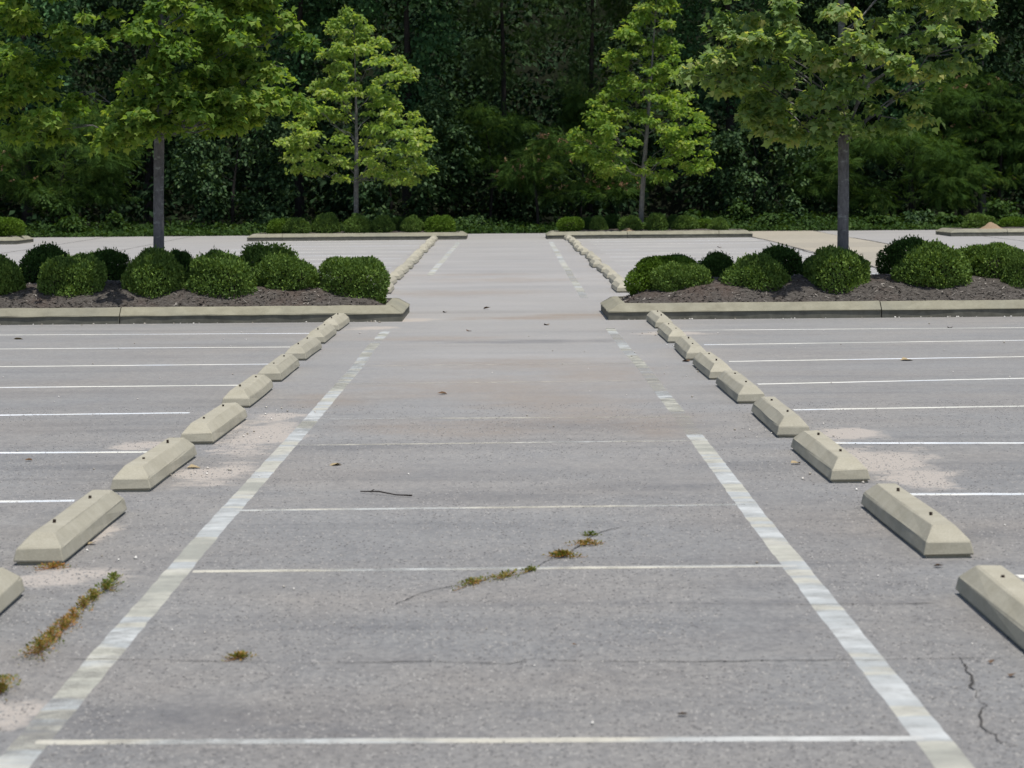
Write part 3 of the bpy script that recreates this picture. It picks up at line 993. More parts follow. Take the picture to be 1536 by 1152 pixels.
def profile_clusters(prof, Y, n, rpx, flat=0.42, depth=0.85, rng=random, edge=0.55):
    """boughs that fill a crown whose outline (row: left, right) is known, rounded in depth"""
    prof = sorted(prof)
    rows = [p[0] for p in prof]
    ls = [p[1] for p in prof]
    rs = [p[2] for p in prof]
    ws = [max(8, b - a) for a, b in zip(ls, rs)]
    yy = np.linspace(rows[0], rows[-1], 200)
    cdf = np.cumsum(np.interp(yy, rows, ws))
    cdf /= cdf[-1]
    out = []
    s = Y / F_PX
    for i in range(n):
        y = float(np.interp((i + rng.random()) / n, cdf, yy))
        l, r = float(np.interp(y, rows, ls)), float(np.interp(y, rows, rs))
        half = max(4.0, (r - l) / 2)
        rp = min(rpx * rng.uniform(0.65, 1.3), half * 0.95)
        u = rng.uniform(-1, 1)
        u = math.copysign(abs(u) ** edge, u)
        x = (l + r) / 2 + u * max(0, half - rp * 0.75)
        v = rng.uniform(-1, 1) * math.sqrt(max(0.05, 1 - u * u)) * half * s * depth
        c = PY(x, y, Y)
        k = rp * s
        out.append((c.x, Y + v, c.z, k, k * rng.uniform(.8, 1.1), k * flat * rng.uniform(.8, 1.25)))
    return out


def build_tree(name, label, px, base_y, Y, prof, n_boughs, rpx, n_leaves, tmpl, size, leafmat, barkmat, r0, group=None, flat=0.42, base_z=None, droop=0.5, limbs=16,
               lean=(0, 0), shell=0.5, extra=None, top_py=None, crown_name='crown', edge=0.55, cat='tree', bend=0.05, depth=0.85):
    b = PY(px, base_y, Y)
    z0 = float(gz(Y)) - 0.03 if base_z is None else base_z
    root = thing(name, label, cat, (b.x, Y, z0), 0, group)
    cl = profile_clusters(prof, Y, n_boughs, rpx, flat, depth, edge=edge)
    if extra:
        for (ex, ey, er, ef, dv) in extra:
            c = PY(ex, ey, Y + dv)
            k = er * Y / F_PX
            cl.append((c.x, Y + dv, c.z, k, k * 0.9, k * ef))
    rows = [p[0] for p in prof]
    top = PY(px if top_py is None else top_py[0], min(rows) + 10 if top_py is None else top_py[1], Y)
    org = np.array((b.x, Y, z0))
    # trunk: tapered, slightly bent
    H = top.z - z0
    cb = PY(px, max(rows), Y).z - z0
    pts, rads = [], []
    for i in range(12):
        f = i / 11
        w = math.sin(f * 5.0 + px) * bend * f
        pts.append(((top.x - b.x) * f ** 1.3 + w, math.cos(f * 4 + px) * bend * f, H * f))
        flare = 0.32 * math.exp(-f * H / 0.10)
        rads.append(r0 * (1 + flare) * (1 - 0.10 * min(1, f * H / max(cb, .3))) if f * H < cb else r0 * 0.9 * (1 - 0.93 * (f * H - cb) / max(H - cb, 0.1)) + 0.006)
    pa = np.array(pts)
    # resample finely near the ground for the flare
    ts = np.unique(np.concatenate([np.linspace(0, 0.25 / H, 4), np.linspace(0, 1, 26)]))
    fi = np.linspace(0, 1, 12)
    pts2 = np.stack([np.interp(ts, fi, pa[:, k]) for k in range(3)], 1)
    r2 = np.array([r0 * (1 + 0.3 * math.exp(-t * H / 0.12)) * (1 - 0.10 * min(1, t * H / max(cb, .3))) if t * H < cb else r0 * 0.9 * (1 - (t * H - cb) / max(H - cb, 0.1)) ** 1.5 + 0.006 for t in ts])
    c, f = tube_arrays(pts2, r2, 14)
    c[:, :2] += (RNG.random((len(c), 2)) - 0.5) * 0.006
    link('trunk', np_mesh('trunk', c, f, barkmat, None, True), None, root)
    # limbs: each runs from the trunk to a bough and forks
    order = sorted(cl, key=lambda q: -q[3])[:limbs]
    for q in order:
        tip = np.array(q[:3]) - org
        hd = math.hypot(tip[0] - np.interp(tip[2] / H, fi, pa[:, 0]), tip[1])
        hz = min(max(cb * 0.98, tip[2] - 0.75 * hd), H * 0.97)
        st = np.array([np.interp(hz / H, fi, pa[:, 0]), np.interp(hz / H, fi, pa[:, 1]), hz])
        mid = (st + tip) / 2 + np.array([0, 0, 0.08 * hd])
        rr = max(0.007, r0 * 0.22 * (1 - 0.6 * hz / H))
        ts_ = np.linspace(0, 1, 7)[:, None]
        curve = (1 - ts_) ** 2 * st + 2 * ts_ * (1 - ts_) * mid + ts_ ** 2 * tip
        curve[1:-1] += RNG.normal(size=(5, 3)) * 0.035 * hd
        parts = [tube_arrays(curve, np.linspace(rr, rr * 0.22, 7), 6)]
        for _ in range(4):
            s0 = curve[random.randint(3, 6)]
            e = tip + np.array([random.uniform(-1, 1) * q[3], random.uniform(-1, 1) * q[4], random.uniform(-.5, .3) * q[5]]) * 0.85
            m2 = (s0 + e) / 2 + np.array([0, 0, 0.04])
            parts.append(tube_arrays([s0, m2, e], [rr * 0.32, rr * 0.22, rr * 0.1], 4))
        c, f = merge(parts)
        link('limb', np_mesh('limb', c, f, barkmat, None, True), None, root)
    me = foliage_mesh(crown_name, cl, n_leaves, tmpl, size, leafmat, droop, org, shell)
    link(crown_name, me, None, root)
    return root, cl, org


# ------------------------------------------------------------------ the four maples in the islands
prof = [(-330, 215, 265), (-260, 130, 340), (-150, 40, 410), (-60, -20, 430), (0, -25, 425), (40, -20, 425), (80, -30, 420), (115, -30, 390), (150, -35, 420), (180, -20, 400), (205, 60, 330)]
build_tree('maple_tree', 'large dark green maple with grey trunk standing in the near left island', 238, 388, 33.95, prof, 320, 24, 33000, MAPLE, 0.084, M_MAPLE_A, M_BARK, 0.066,
           'maples planted in the islands', 0.42, mz_nl(PY(238, 388, 33.95).x, 33.95) - 0.05, 0.38, 24,
           extra=[(185, 200, 45, .45, -.6), (205, 190, 30, .5, -.7), (160, 212, 28, .5, -.5), (430, 150, 45, .45, .1), (380, 145, 60, .4, -.3), (455, 60, 30, .5, .2), (425, 30, 35, .6, .2), (400, 105, 40, .5, -.2), (330, 178, 50, .4, .3), (30, 195, 45, .5, .2), (240, 185, 45, .5, -.5), (255, 140, 45, .6, -.7), (225, 110, 40, .6, -.8), (260, 70, 45, .6, -.8), (215, 40, 40, .6, -.9), (300, 160, 50, .5, -.5), (200, 160, 45, .5, -.6), (345, 130, 45, .4, .4)])
prof = [(-300, 1300, 1350), (-230, 1220, 1400), (-120, 1130, 1470), (-40, 1090, 1500), (10, 1065, 1505), (50, 1070, 1480), (90, 1030, 1460), (120, 1050, 1400), (150, 1110, 1390), (180, 1100, 1350), (205, 1150, 1280)]
build_tree('maple_tree', 'large thin-crowned maple with grey trunk standing in the near right island', 1264, 380, 33.9, prof, 230, 23, 19500, MAPLE, 0.090, M_MAPLE_B, M_BARK, 0.070,
           'maples planted in the islands', 0.42, mz_nr(PY(1264, 380, 33.9).x, 33.9) - 0.05, 0.42, 26,
           extra=[(1035, 108, 32, .55, -.3), (1075, 85, 35, .6, -.4), (1085, 30, 35, .6, -.2), (1120, 172, 22, .5, -.3), (1380, 178, 32, .4, .2), (1340, 188, 35, .4, -.2), (1470, 60, 32, .5, .2), (1440, 95, 32, .5, .1), (1290, 195, 25, .5, -.3), (1180, 195, 40, .5, -.2), (1230, 205, 30, .5, -.5), (1250, 185, 45, .5, -.6), (1270, 130, 40, .6, -.8), (1240, 90, 40, .6, -.8), (1285, 60, 40, .6, -.9), (1220, 150, 40, .5, -.6), (1160, 60, 45, .6, -.5), (1110, 120, 40, .5, -.4)])
prof = [(15, 508, 534), (45, 480, 568), (75, 470, 600), (98, 480, 622), (115, 470, 632), (135, 460, 608), (150, 450, 620), (168, 425, 640), (188, 425, 648), (205, 402, 655), (230, 415, 645), (252, 430, 655), (272, 465, 640)]
build_tree('maple_tree', 'slender yellow-green maple standing in the far left island', 534, 330, 77.6, prof, 190, 15, 12500, LEAF6, 0.12, M_MAPLE_Y, M_BARK, 0.07,
           'maples planted in the islands', 0.36, mz_fl(PY(534, 330, 77.6).x, 77.6) - 0.05, 0.32, 22, edge=0.7)
prof = [(-75, 985, 1000), (-40, 965, 1015), (0, 952, 1020), (25, 945, 1022), (48, 915, 1020), (70, 898, 1022), (92, 903, 1032), (112, 915, 1020), (128, 905, 1010), (150, 880, 1062), (175, 868, 1075), (192, 850, 1072), (215, 852, 1066), (240, 860, 1078), (264, 895, 1055)]
build_tree('maple_tree', 'bright green maple standing in the far right island', 961, 330, 77.2, prof, 190, 15, 12500, LEAF6, 0.12, M_MAPLE_G, M_BARKGREY, 0.07,
           'maples planted in the islands', 0.38, mz_fr(PY(961, 330, 77.2).x, 77.2) - 0.05, 0.32, 22, edge=0.7, top_py=(992, -60))


# the two forking limbs that show in the right maple's thin crown
tr = [o for o in bpy.data.objects if o.get('label', '').startswith('large thin-crowned maple')][0]
for path, r0 in (([(1263, 222), (1272, 190), (1285, 158), (1305, 125), (1330, 108), (1372, 96)], 0.030), ([(1285, 158), (1296, 120), (1300, 80), (1312, 30)], 0.022), ([(1262, 205), (1285, 188), (1310, 172), (1345, 178)], 0.014),
                 ([(1262, 190), (1240, 160), (1215, 140), (1150, 122)], 0.016)):
    pts = [PY(x, y, 33.9 - 0.12 * i) - tr.location for i, (x, y) in enumerate(path)]
    c, f = tube_arrays(pts, np.linspace(r0, r0 * 0.35, len(pts)), 8)
    link('limb', np_mesh('limb', c, f, M_BARK, None, True), None, tr)

# ------------------------------------------------------------------ bushes
def bush_mesh(seed, n, leaf, mat, boxy=0.0, spiky=0.0):
    """clipped boxwood of unit half width: leaf clumps over a rounded shrub, a few loose shoots"""
    rng = np.random.default_rng(seed)
    d = norm(rng.normal(size=(n, 3)))
    d[:, 2] = np.where(d[:, 2] < -0.55, -d[:, 2], d[:, 2])
    p = 2.0 + 1.6 * boxy
    r = 1.0 / (np.abs(d[:, 0]) ** p + np.abs(d[:, 1]) ** p + np.abs(d[:, 2]) ** p) ** (1 / p)
    # bumps made by shoots growing in clumps
    K = 60
    kd = norm(rng.normal(size=(K, 3)))
    dot = d @ kd.T
    near = np.max(dot, axis=1)
    lump = 0.20 * np.clip((near - 0.84) / 0.16, 0, 1) - 0.08
    amp = rng.random(K)
    lump = lump * (0.5 + amp[np.argmax(dot, axis=1)])
    low = 0.09 * np.sin(3.1 * d[:, 0] + seed) + 0.08 * np.sin(4.3 * d[:, 1] + 2 * seed) + 0.06 * np.sin(5 * d[:, 2] + seed) + 0.05 * np.sin(8 * d[:, 0] + 5 * d[:, 2] + 3 * seed)
    depth = 1 - 0.34 * rng.random(n) ** 2.2
    sp = np.where(rng.random(n) < 0.07 + spiky * 0.1, rng.random(n) * (0.08 + 0.16 * spiky) * np.clip(d[:, 2] + .3, 0, 1), 0)
    rad = r * (1 + lump + low) * depth + sp
    pos = d * rad[:, None]
    pos[:, 2] = (pos[:, 2] + 0.55) / 1.55                  # base at 0, top about 1
    axis = d * 0.9 + rng.normal(size=(n, 3)) * 0.6 + np.array([0, 0, 0.35])
    nrm = d + rng.normal(size=(n, 3)) * 0.6 + np.array([0, 0, .4])
    ct = rng.random(K)
    tint = np.clip(0.16 + 0.22 * ct[np.argmax(dot, axis=1)] + rng.normal(size=n) * 0.085 + (0.2 * (sp > 0)), 0, 1)
    v, f, t = scatter(LEAF4, pos, axis, nrm, leaf * rng.uniform(.7, 1.3, n), tint)
    return np_mesh('foliage', v, f, mat, {'tint': t})


def stems_mesh():
    parts = []
    rnd = random.Random(5)
    for i in range(9):
        th = rnd.uniform(0, 6.28)
        parts.append(tube_arrays([(0.06 * math.cos(th), 0.06 * math.sin(th), -.12), (0.22 * math.cos(th), 0.22 * math.sin(th), .2), (0.55 * math.cos(th + .3), 0.55 * math.sin(th + .3), .62)], [.035, .026, .012], 5))
    c, f = merge(parts)
    return np_mesh('stems', c, f, M_BARKDARK, None, True)


STEMS = stems_mesh()


def core_mesh():
    bm = bmesh.new()
    bmesh.ops.create_icosphere(bm, subdivisions=3, radius=1.0)
    for v in bm.verts:
        d = v.co.normalized()
        k = 0.72 + 0.09 * math.sin(5 * d.x + 3 * d.z) * math.sin(6 * d.y + 1) + random.uniform(-.03, .03)
        v.co = d * k
        v.co.z = (max(v.co.z, -.5) + 0.52) / 1.55
    me = bpy.data.meshes.new('inner_twigs')
    bm.to_mesh(me)
    bm.free()
    me.materials.append(M_BARKDARK)
    return me


CORE = core_mesh()
BM = {'n': [bush_mesh(s, 14000, 0.085, M_BUSH, 0.15 * (s % 3), 0.25) for s in range(5)],
      'd': [bush_mesh(20 + s, 12000, 0.085, M_BUSHD, 0.1, 0.6) for s in range(3)],
      'l': [bush_mesh(40 + s, 14000, 0.085, M_BUSHL, 0.3) for s in range(2)],
      's': [bush_mesh(50, 14000, 0.085, M_BUSH, 0.0, 1.0)],
      'b': [bush_mesh(61, 15000, 0.08, M_BUSH, 0.4)],
      'f': [bush_mesh(70 + s, 6000, 0.12, M_BUSH, 0.1) for s in range(3)],
      'g': [bush_mesh(80 + s, 6000, 0.12, M_BUSHL, 0.0) for s in range(2)],
      'h': [bush_mesh(90 + s, 5000, 0.12, M_BUSHD, 0.2) for s in range(2)]}
BC = [0]


def bush(x0, x1, top, bot, Y, kind, label, group, mzf):
    BC[0] += 1
    l, r = PY(x0, (top + bot) / 2, Y), PY(x1, (top + bot) / 2, Y)
    t = PY((x0 + x1) / 2, top, Y)
    cx = (l.x + r.x) / 2
    zb = mzf(cx, Y)
    w = (r.x - l.x) / 2
    zlo = min(zb + 0.02, PY((x0 + x1) / 2, bot, Y - w * 0.5).z)
    root = thing('boxwood_bush', label, 'bush', (cx, Y, zlo), 0, group)
    ms = BM[kind]
    o = link('foliage', ms[BC[0] % len(ms)], None, root)
    hh = max(0.15, t.z - zlo)
    q = 0.88 if kind in 'blfgh' else 0.96
    o.scale = (w * q, w * q, hh * 0.98)
    o.rotation_euler = (0, 0, 0.9 * BC[0])
    s = link('stems', STEMS, None, root)
    s.scale = (w, w, hh)
    k = link('inner_twigs', CORE, None, root)
    k.scale = (w * q * 0.95, w * q * 0.95, hh * 0.93)
    k.rotation_euler = (0, 0, 0.9 * BC[0])
    return root


GA, GB = 33.5, 34.45
G1 = 'boxwoods on the near left island'
for a in [(-42, 33, 394, 452, GA, 'n', 'boxwood cut by the left edge of the picture on the near left island'),
          (-30, 20, 393, 425, GB, 'd', 'dark boxwood peeping out behind the bush at the left picture edge'),
          (28, 112, 376, 432, GB, 'd', 'dark domed boxwood, taller one behind the second front bush from the left'),
          (67, 155, 391, 454, GA, 'n', 'front boxwood second from the left, before a dark dome'),
          (118, 192, 382, 418, GB + .1, 'd', 'low dark boxwood in the back row just left of the left maple trunk'),
          (186, 279, 386, 454, GA, 'n', 'round boxwood right in front of the left maple trunk'),
          (246, 294, 381, 415, GB, 'd', 'small dark boxwood just behind the left maple trunk to its right'),
          (285, 386, 388, 455, GA, 'n', 'wide boxwood in front, first to the right of the left maple'),
          (362, 442, 370, 432, GB, 's', 'tallest shaggy boxwood with loose shoots on top, behind the left front row'),
          (390, 480, 387, 446, GA + .1, 'n', 'boxwood in front of the shaggy tall one on the left island'),
          (482, 579, 393, 455, GA + .05, 'b', 'squarish clipped boxwood at the walkway end of the left island')]:
    bush(*a, G1, mz_nl)
G2 = 'boxwoods on the near right island'
for a in [(946, 1046, 391, 440, GB - .5, 'l', 'light green boxwood at the walkway end of the right island'),
          (992, 1046, 387, 420, GB + .1, 'd', 'dark boxwood peeping out behind the light green end bush'),
          (981, 1060, 401, 452, GA, 'n', 'boxwood at the kerb before the light green end bush'),
          (1042, 1104, 386, 433, GB, 'd', 'dark boxwood in the back row between the two kerbside bushes'),
          (1087, 1182, 392, 449, GA, 'n', 'wide kerbside boxwood left of the right maple trunk'),
          (1128, 1206, 377, 425, GB, 'd', 'tall dark boxwood behind the wide bush left of the right maple'),
          (1203, 1245, 388, 420, GB + .1, 'd', 'dark boxwood behind and left of the bush under the right maple trunk'),
          (1204, 1306, 380, 447, GA, 'n', 'round boxwood right in front of the right maple trunk'),
          (1322, 1407, 365, 412, GB, 'd', 'tallest dark boxwood in the back row right of the right maple'),
          (1347, 1451, 375, 437, GA, 'n', 'domed boxwood in front of the tallest one right of the right maple'),
          (1434, 1532, 374, 430, GB - .4, 'n', 'wide boxwood next to the right picture edge, behind the edge bush'),
          (1500, 1572, 384, 438, GA, 'n', 'boxwood cut by the right edge of the picture on the near right island')]:
    bush(*a, G2, mz_nr)
G3 = 'boxwoods on the far left island'
fy = FAR_Y0 + 1.1
for a in [(400, 434, 330, 351, fy, 'g', 'small yellowish boxwood at the left end of the far left island'),
          (425, 466, 329, 351, fy - .2, 'f', 'second boxwood from the left on the far left island'),
          (469, 509, 324, 351, fy, 'f', 'tall round boxwood just left of the yellow-green maple trunk'),
          (514, 556, 325, 351, fy - .2, 'f', 'round boxwood in front of the yellow-green maple trunk'),
          (556, 592, 326, 351, fy, 'f', 'boxwood first to the right of the yellow-green maple trunk'),
          (588, 612, 328, 349, fy + 1.0, 'h', 'dark boxwood behind, between two bushes right of the yellow-green maple'),
          (602, 636, 327, 351, fy, 'f', 'second front boxwood right of the yellow-green maple trunk'),
          (626, 652, 328, 349, fy + 1.0, 'h', 'dark boxwood half hidden behind the last bush of the far left island'),
          (639, 684, 326, 351, fy - .1, 'g', 'wide light green boxwood at the walkway end of the far left island')]:
    bush(*a, G3, mz_fl)
G4 = 'boxwoods on the far right island'
fy = FAR_Y0 + 0.8
for a in [(837, 877, 326, 348, fy, 'g', 'light green boxwood at the walkway end of the far right island'),
          (870, 893, 329, 348, fy + 1.0, 'h', 'dark boxwood behind the second bush of the far right island'),
          (885, 913, 327, 348, fy, 'f', 'second front boxwood from the walkway on the far right island'),
          (905, 930, 325, 347, fy + 1.1, 'h', 'dark boxwood left of the bright green maple trunk, in the back row'),
          (928, 964, 326, 348, fy, 'f', 'boxwood at the foot of the bright green maple trunk'),
          (966, 1003, 324, 348, fy, 'f', 'ragged boxwood first to the right of the bright green maple trunk'),
          (996, 1018, 326, 347, fy + 1.1, 'h', 'dark boxwood behind, right of the bright green maple'),
          (1008, 1046, 326, 348, fy, 'f', 'wide boxwood second to the right of the bright green maple trunk'),
          (1038, 1068, 329, 347, fy + .5, 'g', 'small light boxwood near the right end of the far right island'),
          (1062, 1093, 329, 348, fy - .1, 'f', 'boxwood at the right end of the far right island')]:
    bush(*a, G4, mz_fr)
bush(-25, 33, 327, 353, FAR_Y0 + .3, 'g', 'boxwood on the far island at the left picture edge', 'boxwoods on the outer far islands', mz_fll)
bush(1444, 1492, 324, 346, FAR_Y0 + .3, 'f', 'boxwood left of the orange sand heap on the outer far right island', 'boxwoods on the outer far islands', mz_frr)
bush(1500, 1548, 326, 347, FAR_Y0 + .3, 'g', 'boxwood right of the orange sand heap at the right picture edge', 'boxwoods on the outer far islands', mz_frr)


def heap(px, py, Y, w, h, label, mzf):
    c = PY(px, py, Y)
    xs = np.linspace(-w, w, 17)
    zb = mzf(c.x, Y)
    me = grid_mesh('sand_heap', xs, xs * 0.8, lambda X, Yy: h * np.exp(-((X / w) ** 2 + (Yy / (w * .8)) ** 2) * 3.2) * (0.85 + 0.3 * vnoise(X * 9 / w, Yy * 9 / w, 2)) - 0.03, M_SANDPILE)
    o = link('sand_heap', me)
    o.location = (c.x, Y, zb)
    tag(o, label, 'sand heap')


heap(1487, 345, FAR_Y0 - .55, 0.46, 0.20, 'orange sand heap behind the kerb at the right picture edge', mz_frr)
heap(942, 348, FAR_Y0 + .35, 0.34, 0.10, 'low tan sand heap on the kerb near the bright green maple', mz_fr)

# ------------------------------------------------------------------ the woods
GW = 'trees at the front of the woods'


def flowers(root, cl, org, n, box):
    """pink mimosa blossoms sitting on top of the boughs"""
    sel = [q for q in cl if box[0] <= q[0] <= box[1] and box[2] <= q[2] <= box[3]]
    if not sel:
        return
    pos, ax = [], []
    for i in range(n):
        q = random.choice(sel)
        th = random.uniform(0, 6.28)
        rr = math.sqrt(random.random())
        c = np.array([q[0] + rr * q[3] * math.cos(th), q[1] - abs(rr * q[4] * math.sin(th)), q[2] + q[5] * (0.75 - .6 * rr * rr)]) - org
        for k in range(7):
            pos.append(c + RNG.normal(size=3) * 0.03)
            ax.append(RNG.normal(size=3) + np.array([0, -.3, .8]))
    pos, ax = np.array(pos), np.array(ax)
    v, f, t = scatter(LEAF4, pos, ax, RNG.normal(size=pos.shape) + np.array([0, -.5, .5]), RNG.uniform(.05, .1, len(pos)), RNG.random(len(pos)))
    o = link('blossoms', np_mesh('blossoms', v, f, M_FLOWER, {'tint': t}), None, root)
    o['kind'] = 'stuff'


def wood_tree(name, label, px, Y, prof, n_boughs, rpx, n, kind, r0=0.12, **kw):
    tm, sz, mt = {'gum': (LEAF6, 0.17, M_GUM), 'shrub': (LEAF6, 0.14, M_SHRUB), 'mimosa': (FROND, 0.34, M_MIMOSA), 'pine': (TUFT, 0.24, M_PINE), 'leaf': (LEAF6, 0.19, M_WOOD)}[kind]
    kw.setdefault('flat', {'mimosa': 0.26, 'pine': 0.5}.get(kind, 0.6))
    kw.setdefault('droop', {'mimosa': 0.25, 'pine': 0.2}.get(kind, 0.5))
    return build_tree(name, label, px, 340, Y, prof, n_boughs, rpx, n, tm, sz, mt, kw.pop('bark', M_BARKDARK), r0, kw.pop('group', GW), limbs=kw.pop('limbs', 10), bend=0.18, **kw)


T = -300
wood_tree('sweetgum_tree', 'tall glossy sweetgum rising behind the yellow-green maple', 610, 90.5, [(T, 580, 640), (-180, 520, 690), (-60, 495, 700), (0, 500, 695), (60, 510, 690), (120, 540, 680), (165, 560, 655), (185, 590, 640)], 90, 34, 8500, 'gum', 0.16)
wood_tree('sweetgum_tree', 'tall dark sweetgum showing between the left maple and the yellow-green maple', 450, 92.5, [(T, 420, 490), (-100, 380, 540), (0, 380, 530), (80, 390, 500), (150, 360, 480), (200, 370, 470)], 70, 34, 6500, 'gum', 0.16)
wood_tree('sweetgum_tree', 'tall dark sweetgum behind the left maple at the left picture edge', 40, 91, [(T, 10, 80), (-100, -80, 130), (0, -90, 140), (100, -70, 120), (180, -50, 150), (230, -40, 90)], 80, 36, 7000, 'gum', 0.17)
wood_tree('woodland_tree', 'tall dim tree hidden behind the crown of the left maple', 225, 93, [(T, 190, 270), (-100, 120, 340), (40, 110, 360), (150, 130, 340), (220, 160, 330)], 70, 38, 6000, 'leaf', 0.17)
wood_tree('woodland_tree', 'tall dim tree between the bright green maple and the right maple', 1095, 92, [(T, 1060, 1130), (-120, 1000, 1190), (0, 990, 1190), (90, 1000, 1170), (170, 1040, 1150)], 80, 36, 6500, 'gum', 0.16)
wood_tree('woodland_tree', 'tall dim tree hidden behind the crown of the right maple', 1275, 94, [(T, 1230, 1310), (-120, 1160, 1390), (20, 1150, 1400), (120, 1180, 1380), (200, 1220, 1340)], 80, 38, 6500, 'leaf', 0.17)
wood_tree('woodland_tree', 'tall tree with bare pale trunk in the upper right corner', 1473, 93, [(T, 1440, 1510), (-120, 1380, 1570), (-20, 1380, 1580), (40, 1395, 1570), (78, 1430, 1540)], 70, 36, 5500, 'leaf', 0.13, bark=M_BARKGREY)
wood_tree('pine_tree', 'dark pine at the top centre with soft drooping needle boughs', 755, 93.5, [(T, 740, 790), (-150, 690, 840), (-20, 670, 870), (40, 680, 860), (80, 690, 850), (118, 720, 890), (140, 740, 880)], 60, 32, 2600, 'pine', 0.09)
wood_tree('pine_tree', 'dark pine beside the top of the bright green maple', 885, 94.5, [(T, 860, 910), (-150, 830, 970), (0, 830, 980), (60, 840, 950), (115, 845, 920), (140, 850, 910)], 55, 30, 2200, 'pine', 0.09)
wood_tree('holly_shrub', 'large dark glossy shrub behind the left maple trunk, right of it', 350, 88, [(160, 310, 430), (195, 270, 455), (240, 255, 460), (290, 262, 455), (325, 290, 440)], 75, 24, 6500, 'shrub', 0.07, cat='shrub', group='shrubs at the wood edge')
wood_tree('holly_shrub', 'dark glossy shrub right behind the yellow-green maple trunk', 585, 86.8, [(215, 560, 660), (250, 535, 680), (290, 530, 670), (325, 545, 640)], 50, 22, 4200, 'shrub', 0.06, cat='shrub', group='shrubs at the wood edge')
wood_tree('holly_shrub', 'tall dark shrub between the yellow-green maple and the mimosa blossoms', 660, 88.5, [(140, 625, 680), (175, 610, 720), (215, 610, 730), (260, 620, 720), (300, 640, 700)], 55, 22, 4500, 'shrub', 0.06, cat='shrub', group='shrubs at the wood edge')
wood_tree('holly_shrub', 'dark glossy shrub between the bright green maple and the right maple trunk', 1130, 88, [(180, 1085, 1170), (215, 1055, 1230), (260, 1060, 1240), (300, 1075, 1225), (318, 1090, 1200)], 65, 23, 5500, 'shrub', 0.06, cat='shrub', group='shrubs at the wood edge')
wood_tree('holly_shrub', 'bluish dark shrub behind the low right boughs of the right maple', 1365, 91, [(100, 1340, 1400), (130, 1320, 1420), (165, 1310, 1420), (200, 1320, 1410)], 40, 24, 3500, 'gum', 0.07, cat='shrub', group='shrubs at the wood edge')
r, cl, og = wood_tree('mimosa_tree', 'feathery mimosa with pink blossoms left of the bright green maple', 806, 86.3, [(205, 800, 900), (225, 780, 930), (245, 745, 960), (262, 735, 985), (280, 750, 985), (292, 800, 960)], 44, 34, 3000, 'mimosa', 0.05, depth=0.5)
flowers(r, cl, og, 85, (-2, 6, 0, 9))
wood_tree('mimosa_tree', 'feathery mimosa with rising fronds in the picture centre', 735, 89.0, [(160, 685, 775), (180, 670, 830), (205, 660, 850), (235, 640, 860), (262, 640, 830)], 40, 32, 3000, 'mimosa', 0.05, depth=0.6)
wood_tree('mimosa_tree', 'small feathery mimosa spray left of the bright green maple, higher up', 872, 91, [(138, 855, 895), (158, 840, 905), (180, 840, 900), (195, 850, 890)], 18, 24, 1200, 'mimosa', 0.04)
r, cl, og = wood_tree('mimosa_tree', 'broad feathery mimosa at the left picture edge', 92, 86.5, [(165, 40, 180), (195, 10, 215), (225, -30, 230), (255, -30, 195), (280, -10, 190), (300, 30, 200)], 60, 36, 4400, 'mimosa', 0.06, depth=0.5)
flowers(r, cl, og, 14, (-20, -14.2, 0, 9))
wood_tree('mimosa_tree', 'broad feathery mimosa right of the right maple trunk', 1372, 87.2, [(195, 1290, 1400), (220, 1230, 1460), (245, 1190, 1480), (270, 1180, 1490), (295, 1220, 1470), (308, 1260, 1440)], 70, 34, 5000, 'mimosa', 0.06, depth=0.5)
r, cl, og = wood_tree('mimosa_tree', 'tall feathery mimosa with a few pink blossoms at the right picture edge', 1500, 89.5, [(110, 1400, 1490), (135, 1370, 1540), (165, 1370, 1570), (200, 1390, 1580), (235, 1400, 1590), (270, 1430, 1590)], 66, 34, 5000, 'mimosa', 0.06, depth=0.6)
flowers(r, cl, og, 40, (12, 20, 0, 9))
wood_tree('woodland_tree', 'mid green leafy tree behind the right mimosas', 1440, 91.5, [(60, 1390, 1480), (120, 1370, 1540), (180, 1380, 1560), (240, 1400, 1560)], 45, 32, 4000, 'leaf', 0.1)


def edge_shrub(px, top, wpx, Y, n, mat, label, name='wild_shrub'):
    c = PY(px, 335, Y)
    z0 = float(gz(Y)) - 0.03
    h = PY(px, top, Y).z - z0
    w = wpx * Y / F_PX / 2
    root = thing(name, label, 'shrub', (c.x, Y, z0), 0, 'wild shrubs along the wood edge')
    cl = [(random.uniform(-.6, .6) * w, random.uniform(-.5, .5) * w, h * random.uniform(.25, .9), w * .5, w * .5, h * .22) for _ in range(14)]
    link('foliage', foliage_mesh('foliage', cl, n, LEAF6, 0.13, mat, 0.4, (0, 0, 0), 0.4), None, root)
    parts = []
    for q in cl[:8]:
        parts.append(tube_arrays([(random.uniform(-.05, .05), random.uniform(-.05, .05), 0), (q[0] * .5, q[1] * .5, q[2] * .6), q[:3]], [.02, .014, .006], 5))
    c, f = merge(parts)
    link('stems', np_mesh('stems', c, f, M_BARKDARK, None, True), None, root)


